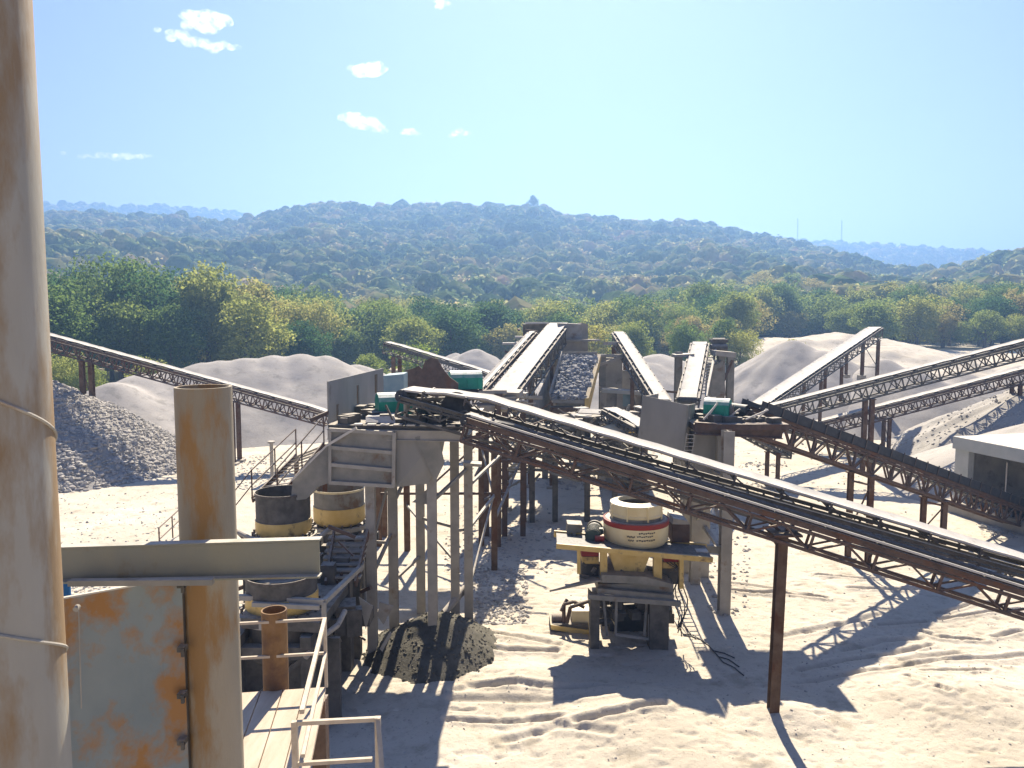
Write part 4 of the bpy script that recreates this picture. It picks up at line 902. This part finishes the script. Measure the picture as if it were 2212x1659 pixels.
# left side of the broad belt: stacked ledges / torn sheets
lg = thing('feeder_house', 'cluttered feeder house with sunlit ledges left of the broad climbing belt', 'building', (0, 52, 0))
b = MB()
for (u0, v0, u1, v1, Y) in ((1130, 700, 1190, 745, 53), (1115, 740, 1160, 790, 52), (1110, 780, 1150, 830, 50)): b.slab([at(u0, v0, Y), at(u1, v0, Y), at(u1, v1, Y), at(u0, v1, Y)], (0, 2, 0))
for u_ in (1115, 1150, 1185): p = at(u_, 750, 53); b.bar((p.x, 53, 0), p, .3)
b.each('casing', M['dark'], lg)
b = MB()
for (u_, v_, Y) in ((1160, 698, 52.5), (1137, 728, 52), (1110, 742, 51.5), (1122, 765, 51), (1145, 745, 51.5)): b.box(at(u_, v_, Y), (1.5, .8, .12), random.uniform(-.3, .3))
b.each('ledge', M['belt'], lg)
b = MB()
for k in range(26): p = at(random.uniform(1105, 1175), random.uniform(705, 820), 51); b.bar(p, p + V((random.uniform(-1, 1), random.uniform(-.5, .5), random.uniform(-.9, .9))), .12)
b.each('strut', M['rust'], lg)
# tail ends cluster where the broad belt meets the white belt
fh = thing('feed_hopper', 'low dusty feed hopper plates at the foot of the broad climbing belt', 'hopper', (-.8, 34, 0))
b = MB()
for k in range(16): p = at(random.uniform(1040, 1150), random.uniform(845, 885), random.uniform(33, 36)); b.box(p, (random.uniform(.5, 1.4), random.uniform(.3, .7), random.uniform(.05, .3)), random.uniform(-.5, .5), random.uniform(-.4, .4))
b.each('hopper_plate', M['steel_l'], fh)
b = MB()
for u_ in (1050, 1090, 1130): p = at(u_, 875, 34.5); b.bar((p.x, p.y, -.1), p, .25)
for k in range(24): p = at(random.uniform(1040, 1160), random.uniform(880, 1010), random.uniform(31, 35)); b.bar(p, p + V((random.uniform(-1.4, 1.4), random.uniform(-.5, .5), random.uniform(-.9, .9))), random.uniform(.06, .12))
b.build('support_struts', M['rust'], fh)

# rear conveyor tower right of centre
rt = thing('rear_conveyor_tower', 'small rear tower with cross ledge and ladder behind the green hooded platform', 'tower', (15, 47, 0))
for u_, vt, Y in ((1466, 760, 46), (1558, 765, 46), (1578, 770, 47)):
    p = at(u_, vt, Y); b = MB(); b.hbeam((p.x, Y, -.2), p, .4, .4, .03); b.build('column', M['steel'], rt)
b = MB(); b.bar(at(1455, 768, 45.8), at(1495, 766, 45.8), 1.2, .15); b.bar(at(1540, 762, 45.8), at(1584, 766, 45.8), 1.2, .3); b.build('cross_ledge', M['steel_l'], rt)
b = MB(); b.slab([at(1540, 790, 45.5), at(1562, 780, 45.5), at(1568, 855, 45.5), at(1536, 858, 45.5)], (0, 1.5, 0)); b.build('casing', M['steel'], rt)
b = MB(); a, c_ = at(1546, 755, 47.5), at(1525, 858, 40.5)
for dx in (-.55, 0): b.bar(a + V((dx, 0, 0)), c_ + V((dx, 0, 0)), .12, .16)
for k in range(16): p = a.lerp(c_, k / 16); b.bar(p, p + V((-.55, 0, 0)), .14, .05)
b.build('ladder', M['belt'], rt)
b = MB(); b.tube(at(1538, 742, 48), at(1565, 742, 48), .35, 14); b.tube(at(1535, 752, 47.6), at(1570, 752, 47.6), .25, 12); b.box(at(1552, 736, 48), (1.0, .8, .2)); b.build('head_drive', M['dark'], rt, True)
b = MB(); b.bar(at(1582, 778, 46), at(1560, 830, 46), .14); b.bar(at(1430, 845, 41), at(1470, 848, 42), .12); b.build('diagonal_brace', M['rust'], rt)

# ------------------------------------------------------------------ concrete bunker at right
bk = thing('concrete_bunker', 'flat roofed concrete bunker with an open dark bay at the right edge', 'building', (25, 37, 0))
ka = at(2064, 938, 39.5); zk = ka.z - .1; kb = V((at(2212, 962, 35.6).x, 35.6, zk)); dk = (kb - V((ka.x, 39.5, zk))); dk.normalize(); kA = V((ka.x, 39.5, zk)); kB = kA + dk * 9
nr = V((-dk.y, dk.x, 0)); nr = nr if nr.x > 0 else -nr
b = MB(); b.slab([kA - nr * .15, kB - nr * .15, kB + nr * 9, kA + nr * 9], (0, 0, -.62)); b.build('roof', M['conc_l'], bk)
z1_ = zk - .62
def wallq(a, c_, t_, m_, nm): b = MB(); b.slab([V((a.x, a.y, -.2)), V((c_.x, c_.y, -.2)), V((c_.x, c_.y, z1_)), V((a.x, a.y, z1_))], t_); b.build(nm, m_, bk)
wallq(kA + dk * .05, kA + dk * .9, nr * .35, M['conc_l'], 'corner_pier')
wallq(kA + nr * .3, kA + nr * 8.8, dk * .25, M['conc'], 'end_wall')
wallq(kA + nr * 3.2 + dk * .2, kB + nr * 3.2, nr * .2, M['conc'], 'back_wall')
wallq(kA + nr * .2 + dk * 5.2, kA + nr * .2 + dk * 5.6, nr * .4, M['conc'], 'middle_pier')
b = MB(); p = kA + dk * 3.4 + nr * 3.1; b.bar((p.x, p.y, 0), (p.x, p.y, z1_), .5, .06); b.build('door', M['rust_l'], bk)
b = MB(); p = kA + dk * 2.6 + nr * .6; b.tube((p.x, p.y, z1_ - 1.8), (p.x, p.y, z1_ - .3), .03, 8); b.build('white_pipe', M['belt'], bk)
b = MB(); b.slab([V((kA.x, kA.y, -.1)) - nr * .5, V((kB.x, kB.y, -.1)) - nr * .5, V((kB.x, kB.y, -.1)) - nr * .3, V((kA.x, kA.y, -.1)) - nr * .3], (0, 0, .7)); b.build('low_kerb_wall', M['conc'], bk)

# ------------------------------------------------------------------ foreground
def pipe(name, label, cx_, cy_, r, z0, z1, m, wall=.02, n=64, weld=None):
    root = thing(name, label, 'pipe', (cx_, cy_, z0)); b = MB(); c = V((cx_, cy_, 0))
    prof = [(r, z0)] + [(r, z0 + (z1 - z0) * k / 12) for k in range(1, 12)] + [(r, z1), (r - wall, z1), (r - wall, z0)]
    b.lathe(prof, c, n)
    b.build('pipe_wall', m, root, True)
    if weld:
        b = MB(); pitch, ph = weld; pts = []; z = z0; 
        while z < at(100, 700, 3.2).z:
            t = R(35) - 2 * math.pi * (z - ph) / pitch; pts.append(V((cx_ + (r + .002) * math.cos(t), cy_ + (r + .002) * math.sin(t), z))); z += pitch / 60
        b.path(pts, .008, 6); b.build('spiral_weld', M['steel_l'], root, True)
    return root
e1 = at(100, 830, 3.4)
pr = .30; pipe('steel_pole', 'very tall rusty grey pole with spiral weld seams filling the left edge', e1.x - pr * 1.07, 3.4, pr, 5.5, 13.5, M['greypipe'], weld=(1.02, at(105, 975, 3.2).z))
tp = at(439, 835, 5.2); hw_ = (at(498, 835, 5.2).x - at(380, 835, 5.2).x) / 2
pipe('open_pipe', 'rusty upright pipe with open top beside the tall pole', tp.x, 5.2, hw_, 4.5, tp.z - .0, M['rustpipe'])
bm_ = thing('steel_beam', 'olive grey channel beam running sideways in front of the open pipe', 'beam', at(400, 1200, 4.75))
p0, p1_ = at(60, 1210, 4.7), at(690, 1207, 4.82)
zt_ = at(400, 1177, 4.75).z; zb_ = at(400, 1247, 4.75).z
b = MB(); b.slab([(p0.x, p0.y, zb_), (p1_.x, p1_.y, zb_), (p1_.x, p1_.y, zt_ + .0), (p0.x, p0.y, zt_ - .02)], (0, .012, 0)); b.build('web', M['beam'], bm_)
b = MB(); b.slab([(p0.x, p0.y - .055, zb_), (p1_.x + .01, p1_.y - .055, zb_ + .0), (p1_.x + .01, p1_.y + .02, zb_), (p0.x, p0.y + .02, zb_)], (0, 0, -.012)); b.build('bottom_flange', M['beam'], bm_)
b = MB(); b.slab([(p0.x, p0.y - .005, zt_ - .018), (p1_.x + .005, p1_.y - .005, zt_ + .003), (p1_.x + .005, p1_.y + .07, zt_ + .003), (p0.x, p0.y + .07, zt_ - .018)], (0, 0, .012)); b.build('top_flange', M['beam'], bm_)
b = MB(); q0, q1 = at(150, 1248, 4.62), at(460, 1240, 4.64); b.bar(V((q0.x, q0.y, zb_ + .012)), V((q1.x, q1.y, zb_ + .012)), .05, .035); b.build('angle_strip', M['steel'], bm_)
pw_ = thing('steel_plate_wall', 'blue grey steel plate blotched with orange rust between the tall pole and the open pipe', 'plate', at(250, 1500, 4.9))
a0, a1 = at(90, 1303, 4.62), at(392, 1249, 5.02)
b = MB(); NS = 6
for k in range(NS):
    x0_ = a0.lerp(a1, k / NS); x1_ = a0.lerp(a1, (k + 1) / NS + .002)
    b.slab([V((x0_.x, x0_.y, 6)), V((x1_.x, x1_.y, 6)), x1_, x0_], V((-.004, .010, 0)) * (1 + .5 * (k % 2)))
b.build('plate', M['plate'], pw_)
b = MB(); b.slab([a0, a1, a1 + V((0, .03, 0)), a0 + V((0, .03, 0))], (0, 0, .01)); b.build('top_edge', M['belt'], pw_)
b = MB(); p = at(175, 1306, 4.66); b.tube(p + V((0, -.03, 0)), p + V((0, -.06, -.01)), .018, 12, caps=True); b.tube(at(170, 1320, 4.68), at(176, 1530, 4.68), .004, 6); b.build('bolt_hook', M['steel_l'], pw_, True)
b = MB(); a_ = at(392, 1255, 5.05); b.bar(V((a_.x, a_.y, 6)), a_, .03, .06)
for v_ in (1262, 1400, 1500, 1600): p = at(394, v_, 4.98); b.box(p, (.05, .06, .035)); b.box(p + V((.015, -.03, -.02)), (.02, .02, .05))
b.each('edge_bracket', M['dark'], pw_)
# blue drum behind
p = gr(136, 1300, 5.5); b = MB(); dc = at(136, 1258, 9); b.lathe([(.02, dc.z), (.075, dc.z), (.08, dc.z - .02), (.08, dc.z - .5), (.09, dc.z - .52), (.08, dc.z - .54), (.08, dc.z - 3), ], V((dc.x, dc.y, 0)), 24); o = b.build('blue_pipe', M['blue'], None, True); tag(o, 'blue plastic pipe end showing between the tall pole and the sand', 'pipe')
# deck
dz_ = 4.75
def dp(u, v, z=dz_): return gr(u, v, z)
dk_ = thing('timber_deck', 'sunlit pale plank deck at the bottom left with a stub pipe on it', 'deck', dp(600, 1550))
fe = dp(705, 1484); ne = dp(672, 1650); dirv = (ne - fe).normalized(); side = V((dirv.y, -dirv.x, 0)); side = side if side.x < 0 else -side
NB = 9; bw = .30
for k in range(NB):
    o_ = fe + side * (bw * k + .008); b = MB(); e_ = o_ + side * (bw - .016); ln = 4.2
    b.slab([o_, e_, e_ + dirv * ln, o_ + dirv * ln], (0, 0, -.06)); b.build('plank', M['deck'], dk_)
b = MB(); b.bar(fe + dirv * .2 + V((0, 0, -.16)), fe + dirv * .2 + side * NB * bw + V((0, 0, -.16)), .15, .18); b.bar(fe + dirv * 2.4 + V((0, 0, -.16)), fe + dirv * 2.4 + side * NB * bw + V((0, 0, -.16)), .15, .18)
b.bar(fe + V((-.1, 0, -.16)), V((fe.x - .1, fe.y, -.1)) + V((0, 0, 0)), .2); b.bar(fe + side * 2.5 + V((0, 0, -.16)), V((fe.x, fe.y, -.1)) + side * 2.5, .2); b.build('joist', M['rust'], dk_)
sp_ = dp(594, 1484); hw2 = (at(620, 1400, sp_.y).x - at(566, 1400, sp_.y).x) / 2
pipe('stub_pipe', 'short rusty orange open pipe standing on the far edge of the plank deck', sp_.x, sp_.y + .05, hw2, dz_ - .1, at(594, 1320, sp_.y).z, M['stub'])
rl = thing('deck_railing', 'pale steel railing round the far corner of the plank deck', 'railing', fe)
rh = at(703, 1337, fe.y).z - dz_
b = MB(); fl_ = fe + side * 3.2; T_ = 1.0
def tq(a, c_): b.bar(a, c_, .035)
b.bar(fe, fe + Z * rh, .04); b.bar(fe + side * 1.9, fe + side * 1.9 + Z * rh, .04)
b.each('rail_post', M['rail'], rl)
b = MB(); tq(fe + Z * rh, fl_ + Z * rh); tq(fe + Z * rh * .5, fl_ + Z * rh * .5); b.each('end_rail', M['rail'], rl)
nl = fe + dirv * 2.6
b = MB(); b.bar(fe + Z * rh, nl + Z * rh, .05); b.bar(fe + Z * rh * .5, nl + Z * rh * .5, .04); b.each('side_rail', M['rail'], rl)
gt = thing('stair_gate', 'pale rectangular rail frame at the bottom edge overlapping the plank deck', 'railing', nl)
Yn = nl.y
c1, c2, c3, c4 = at(636, 1562, Yn), at(816, 1553, Yn), at(640, 1650, Yn), at(804, 1640, Yn)
b = MB(); b.bar(c1, c2, .045); b.bar(c3, c4, .04); b.each('cross_rail', M['rail'], gt)
b = MB(); b.bar(c1 + Z * .02, c1 - Z * 1.3, .06); b.bar(c2 + Z * .02, V((c2.x, c2.y, c2.z - 1.4)), .06); b.bar(c2, c2 + V((.25, -.9, -.9)), .05); b.each('gate_post', M['rail'], gt)

# ------------------------------------------------------------------ trees
def blob_points(rs, n, lobes):
    w_ = np.array([l[3] ** 2 for l in lobes]); w_ = w_ / w_.sum(); k = rs.choice(len(lobes), n, p=w_)
    L_ = np.array(lobes); d = rs.normal(size=(n, 3)); d /= np.linalg.norm(d, axis=1)[:, None]
    rr = L_[k, 3] * rs.uniform(.62, 1.16, n)
    P = L_[k, :3] + d * rr[:, None] * np.array([1, 1, .8]); return P, d
def cards(P, D, size, rs):
    n = len(P); t = rs.normal(size=(n, 3)); nrm = D + t * .75; nrm /= np.linalg.norm(nrm, axis=1)[:, None]
    a = np.cross(nrm, rs.normal(size=(n, 3))); a /= np.linalg.norm(a, axis=1)[:, None]; b_ = np.cross(nrm, a)
    s_ = (size * rs.uniform(.55, 1.3, n))[:, None]
    v = np.stack([P - a * s_ * .5, P + b_ * s_ * .32 + nrm * s_ * .08, P + a * s_ * .5, P - b_ * s_ * .32 + nrm * s_ * .08], 1)
    return v.reshape(-1, 3), np.arange(n * 4).reshape(-1, 4)
def make_tree(seed, h=14, wd=5.5, n=4200, leaf=.55, trunkf=.3, mat_=None, lab='', cat='tree', group=None, nl=9):
    rs = np.random.RandomState(seed); root = thing('tree', lab, cat, (0, 0, 0), group)
    lobes = []
    for k in range(nl):
        a = rs.uniform(0, 6.28); r = rs.uniform(.1, .62) * wd; z = h * rs.uniform(trunkf + .15, .80); rad = wd * rs.uniform(.34, .54) * (1.12 - .35 * abs(z / h - .6))
        lobes.append((r * math.cos(a), r * math.sin(a), z, rad))
    lobes.append((0, 0, h * .62, wd * .55)); [lobes.append((rs.uniform(-.35, .35) * wd, rs.uniform(-.35, .35) * wd, h * rs.uniform(.76, .84), wd * rs.uniform(.36, .46))) for _q in range(3)]
    sub = []
    for l in lobes:
        for _ in range(7):
            d = rs.normal(size=3); d /= np.linalg.norm(d); sub.append((l[0] + d[0] * l[3] * 1.02, l[1] + d[1] * l[3] * 1.02, l[2] + d[2] * l[3] * .9, l[3] * rs.uniform(.2, .46)))
    P, D = blob_points(rs, n, lobes + sub); ok = P[:, 2] > h * trunkf * .6
    v, f = cards(P[ok], D[ok], leaf, rs)
    npmesh('crown', v, f, mat_ or M['leaf'], root)
    b = MB(); b.tube((0, 0, -.5), (0, 0, h * .35), wd * .07, 8, wd * .05); b.tube((0, 0, h * .35), (.2, .1, h * .75), wd * .05, 7, wd * .015)
    for l in lobes[:7]: b.tube((0, 0, h * rs.uniform(.2, .42)), l[:3], wd * .03, 6, wd * .01)
    b.build('trunk', M['bark'], root, True); return root
def copy_tree(o, loc, sc, rz, label, group):
    c = o.copy(); C.objects.link(c); c.location = loc; c.scale = (sc[0], sc[0], sc[1]); c.rotation_euler = (0, 0, rz); c['label'] = label
    if group: c['group'] = group
    for ch in o.children:
        d = ch.copy(); C.objects.link(d); d.parent = c
    return c
protos = [make_tree(100 + k, 14, (6.0, 7.2, 5.4, 7.8, 6.6, 5.6)[k], 9500, .44, .12) for k in range(6)]
usedp = [False] * len(protos)
def place(k, x, y, sc, szz, label, group):
    z = float(terrain(x, y)); rz = random.uniform(0, 6.28)
    if not usedp[k]:
        usedp[k] = True; o = protos[k]; o.location = (x, y, z); o.scale = (sc, sc, szz); o.rotation_euler = (0, 0, rz); o['label'] = label; o['group'] = group; return o
    return copy_tree(protos[k], (x, y, z), (sc, szz), rz, label, group)
kinds = ['dense broad tree', 'spreading round topped tree', 'narrow upright tree', 'wide lumpy crowned tree', 'full dark tree', 'slender bushy tree']
rs = np.random.RandomState(11); cnt = 0; spots = []
def edge_y(u):   # where the wood begins, as a distance
    return np.interp(u, [-200, 100, 380, 560, 760, 900, 1050, 1200, 1600, 1640, 1800, 1830, 2212, 2500], [96, 98, 104, 108, 116, 118, 128, 128, 132, 168, 172, 150, 146, 146])
tries = 0
while cnt < 270 and tries < 60000:
    tries += 1
    u = rs.uniform(-60, 2300); dpth = rs.exponential(24); Y = edge_y(u) + min(dpth, 95)
    X = (u - CU) / F * Y * 1.0; 
    minD = 6.3 + (Y - 100) * .015
    if any((X - a) ** 2 + (Y - b_) ** 2 < minD ** 2 for a, b_ in spots): continue
    if 1020 < u < 1060 and Y < 190: continue
    spots.append((X, Y)); cnt += 1
    tall = 1.12 if u < 520 else (.98 if u < 760 else (.86 if u < 1700 else .84))
    if Y < edge_y(u) + 6: tall *= .82
    s_ = rs.uniform(.70, 1.2); k = rs.randint(6)
    zone = 'above the rock heap at the left' if u < 400 else 'behind the long pale sand heap' if u < 800 else 'behind the central screen house' if u < 1400 else 'behind the rear conveyor tower' if u < 1650 else 'beyond the sand clearing' if u < 1850 else 'along the far yard edge at the right'
    row = 'at the wood edge' if Y < edge_y(u) + 10 else 'deeper in the wood'
    place(k, X, Y, s_ * (.9 + .2 * tall) * .9, s_ * tall, '%s %s %s' % (kinds[k], row, zone), 'trees of the valley wood')
# distinctive trees
y1t = make_tree(301, 6.0, 3.2, 2600, .35, .12, M['leaf_y'], 'bright yellow green bush rising behind the screen house roof', 'tree'); p = at(1283, 705, 110); y1t.location = (p.x, 110, 2.0); y1t.scale = (1.1, 1.1, 1.1)
y2 = make_tree(302, 5, 2.6, 2000, .32, .12, M['leaf_y'], 'yellow green bush left of the short far conveyor', 'tree'); y2.location = (at(905, 720, 104).x, 104, 0); y2.scale = (1.5, 1.5, 1.25)
s1 = make_tree(303, 3.6, 1.5, 1200, .24, .35, M['leaf_y'], 'left of two small trees alone on the sand clearing', 'tree'); q_ = at(1708, 728, 120); s1.location = (q_.x, 120, float(terrain(q_.x, 120)) + 1.2)
s2 = make_tree(304, 3.0, 1.5, 1100, .24, .35, M['leaf_y'], 'right of two small trees alone on the sand clearing', 'tree'); q_ = at(1730, 728, 120); s2.location = (q_.x, 120.5, float(terrain(q_.x, 120)) + 1.2)
heap('sandy rise with two small trees behind the smooth sand cone', [at(1690, 728, 128), at(1790, 722, 130), at(1850, 730, 130)], .25, M['ground'], 'sand_bank', seed=21, noise=.8, soft=4, res=.8)
for k, (u_, Y_, sz) in enumerate(((1475, 112, .62), (1600, 112, .5), (1370, 118, .7), (1330, 112, .5), (1560, 116, .62))):
    x = (u_ - CU) / F * Y_; place(k, x, Y_, sz * .85, sz, 'rounded low tree standing alone on the sand %s' % ('just left of the rear conveyor tower', 'right of the rear conveyor tower', 'behind the descending belt', 'beside the screen house roof', 'directly behind the rear conveyor tower')[k], 'low trees at the sand edge')
for k, (u_, v_, Y_, sz) in enumerate(((320, 770, 84, .42), (140, 800, 88, .4), (180, 795, 86, .35), (800, 770, 96, .4))):
    x = (u_ - CU) / F * Y_; place((k + 2) % 6, x, Y_, sz * 1.1, sz, 'small leafy shrub tree %s' % ('showing above the left conveyor', 'beside the pole behind the rock heap', 'between the left conveyor posts', 'at the right end of the long sand heap')[k], 'shrub trees near the heaps')
# canopy beyond, as stuff
def canopy(name, N, fy, smin, smax, seed, ncard=26, csz=.34):
    rs = np.random.RandomState(seed); X, Y = fy(rs, N); Zt = terrain(X, Y); n = len(X)
    v0, f0 = I2; s_ = rs.uniform(smin, smax, n) * rs.choice([.7, 1, 1, 1.3], n)
    nz = rs.uniform(.86, 1.10, (n, len(v0), 1)); v = v0[None] * nz * np.stack([s_, s_, s_ * rs.uniform(.75, 1.15, n)], -1)[:, None]
    ctr = np.stack([X, Y, Zt + s_ * .75], -1); v = v + ctr[:, None]
    f = (f0[None] + (np.arange(n) * len(v0))[:, None, None]).reshape(-1, 3); v = v.reshape(-1, 3)
    # leafy clumps around each crown as triangles
    d = rs.normal(size=(n, ncard, 3)); d /= np.linalg.norm(d, axis=2)[..., None]; d[..., 2] = np.abs(d[..., 2]) * .95 - .15
    P = ctr[:, None] + d * (s_[:, None, None] * rs.uniform(.9, 1.22, (n, ncard, 1))); P = P.reshape(-1, 3); D = d.reshape(-1, 3)
    a = np.cross(D, rs.normal(size=D.shape)); a /= np.linalg.norm(a, axis=1)[:, None] + 1e-9; b_ = np.cross(D + rs.normal(size=D.shape) * .4, a); q = (np.repeat(s_, ncard) * csz * rs.uniform(.6, 1.4, len(P)))[:, None]
    tv = np.stack([P - a * q, P + a * q, P + b_ * q * 1.3], 1).reshape(-1, 3)
    tf = np.arange(len(P) * 3).reshape(-1, 3) + len(v)
    o = npmesh(name, np.vstack([v, tv]), np.vstack([f, tf]), M['forest']); tag(o, kind='stuff'); return o
def fy_near(rs, N):
    u = rs.uniform(-80, 2330, N); Y = 165 + rs.uniform(0, 1, N) ** .8 * 115; Y = np.maximum(Y, edge_y(u) + 42); return (u - CU) / F * Y, Y
def fy_hill(rs, N):
    u = rs.uniform(-80, 2330, N); Y = np.sqrt(rs.uniform(240 ** 2, 700 ** 2, N)); return (u - CU) / F * Y, Y
def fy_far(rs, N):
    u = rs.uniform(-80, 2330, N); Y = np.sqrt(rs.uniform(900 ** 2, 1300 ** 2, N)); return (u - CU) / F * Y, Y
canopy('woodland', 1700, fy_near, 2.6, 6.2, 31, 420, .085)
canopy('hill_forest', 15000, fy_hill, 2.1, 4.7, 32, 80, .12)
canopy('far_ridge_forest', 6000, fy_far, 4.5, 7, 33, 14, .25)
em = make_tree(401, 14, 5, 2200, .9, .3, None, 'lone tree standing up from the crest of the wooded hill', 'tree', nl=6); q_ = at(1152, 440, 605); em.location = (q_.x, 605, q_.z - 7)
# masts
for k, (u_, v0, v1) in enumerate(((1723, 474, 524), (1818, 477, 530))):
    Y_ = 1150; a = at(u_, v1, Y_); t_ = at(u_, v0, Y_); root = thing('lattice_mast', ('left' if k == 0 else 'right') + ' one of two thin lattice masts on the far ridge', 'mast', (a.x, a.y, a.z - 6)); b = MB(); r = .9
    cs_ = [V((r * math.cos(j * 2.094), r * math.sin(j * 2.094), 0)) for j in range(3)]
    for c_ in cs_: b.bar(a + c_ - Z * 8, t_ + c_ * .3, .22)
    H_ = t_.z - a.z; ns = 10
    for j in range(ns):
        f0_, f1_ = j / ns, (j + 1) / ns
        for q_ in range(3):
            c0_, c1_ = cs_[q_], cs_[(q_ + 1) % 3]
            b.bar(a + Z * H_ * f0_ + c0_ * (1 - .7 * f0_), a + Z * H_ * f1_ + c1_ * (1 - .7 * f1_), .14)
    b.build('lattice', M['mast'], root); b = MB(); b.tube(t_ - Z * .5, t_ + Z * 1.5, .5, 8); b.build('antenna', M['mast'], root)

# ------------------------------------------------------------------ clouds
cm = bpy.data.materials.new('cloud'); cm.use_nodes = True; N = cm.node_tree.nodes; L = cm.node_tree.links; N.remove(N['Principled BSDF']); out = N['Material Output']
vo = N.new('ShaderNodeVolumePrincipled'); vo.inputs['Color'].default_value = (1, 1, 1, 1); vo.inputs['Anisotropy'].default_value = .5
nn = N.new('ShaderNodeTexNoise'); nn.inputs['Scale'].default_value = .030; nn.inputs['Detail'].default_value = 6; nn.inputs['Roughness'].default_value = .7; gg = N.new('ShaderNodeNewGeometry'); L.new(gg.outputs['Position'], nn.inputs['Vector'])
mr = N.new('ShaderNodeMapRange'); mr.inputs[1].default_value = .45; mr.inputs[2].default_value = .75; mr.inputs[3].default_value = 0; mr.inputs[4].default_value = .028; L.new(nn.outputs[0], mr.inputs[0]); L.new(mr.outputs[0], vo.inputs['Density']); L.new(vo.outputs[0], out.inputs['Volume'])
def cloud(label, u0, v0, u1, v1, h, dens=1, Y=3000, n=9, seed=0):
    rs = np.random.RandomState(seed); a = at(u0, v0, Y); c_ = at(u1, v1, Y); vs = []; fs = []; off = 0
    hh = h / F * Y * .62
    for k in range(n):
        t = (k + .5) / n; p = a.lerp(c_, t); s_ = hh * (.35 + .45 * math.sin(math.pi * t)) * rs.uniform(.8, 1.25)
        v = I2[0] * np.array([s_ * 1.5, s_ * 1.3, s_ * .8]) * rs.uniform(.85, 1.15, (len(I2[0]), 1)) + np.array([p.x, p.y + rs.uniform(-40, 40), p.z + rs.uniform(-.2, .25) * hh])
        vs.append(v); fs.append(I2[1] + off); off += len(v)
    v = np.vstack(vs); c0_ = v.mean(0); o = npmesh('cloud', v - c0_, np.vstack(fs), cm, smooth=True); o.location = c0_
    # fuse the puffs
    md = o.modifiers.new('Remesh', 'REMESH'); md.mode = 'VOXEL'; md.voxel_size = 7; tag(o, label, 'cloud'); return o
cloud('small upper left cloud, the higher of the pair', 392, 48, 492, 44, 42, seed=1)
cloud('streaky cloud slanting below the upper left cloud', 335, 66, 524, 112, 30, seed=2, n=12)
cloud('small puffy cloud left of centre in the upper sky', 757, 150, 830, 145, 30, seed=3)
cloud('brightest puffy cloud above the middle of the hill', 742, 256, 828, 278, 34, seed=4)
cloud('tiny cloud just right of the puffy cloud', 862, 280, 910, 290, 18, seed=5, n=5)
cloud('tiny oval cloud further right over the hill', 968, 288, 1018, 288, 18, seed=6, n=5)
cloud('wisp of cloud cut by the top edge', 935, 4, 975, 18, 16, seed=7, n=5)
cloud('faint low cloud near the tall pole', 140, 335, 340, 342, 20, seed=8, n=12)

# ------------------------------------------------------------------ haze
hm = bpy.data.materials.new('haze'); hm.use_nodes = True; N = hm.node_tree.nodes; L = hm.node_tree.links; N.remove(N['Principled BSDF'])
vo = N.new('ShaderNodeVolumePrincipled'); vo.inputs['Color'].default_value = (.245, .455, .87, 1); vo.inputs['Density'].default_value = .00095; vo.inputs['Anisotropy'].default_value = .5
L.new(vo.outputs[0], N['Material Output'].inputs['Volume'])
b = MB(); b.box((0, 800, 78), (3700, 1760, 160 + 16)); o = b.build('haze', hm); tag(o, kind='stuff')
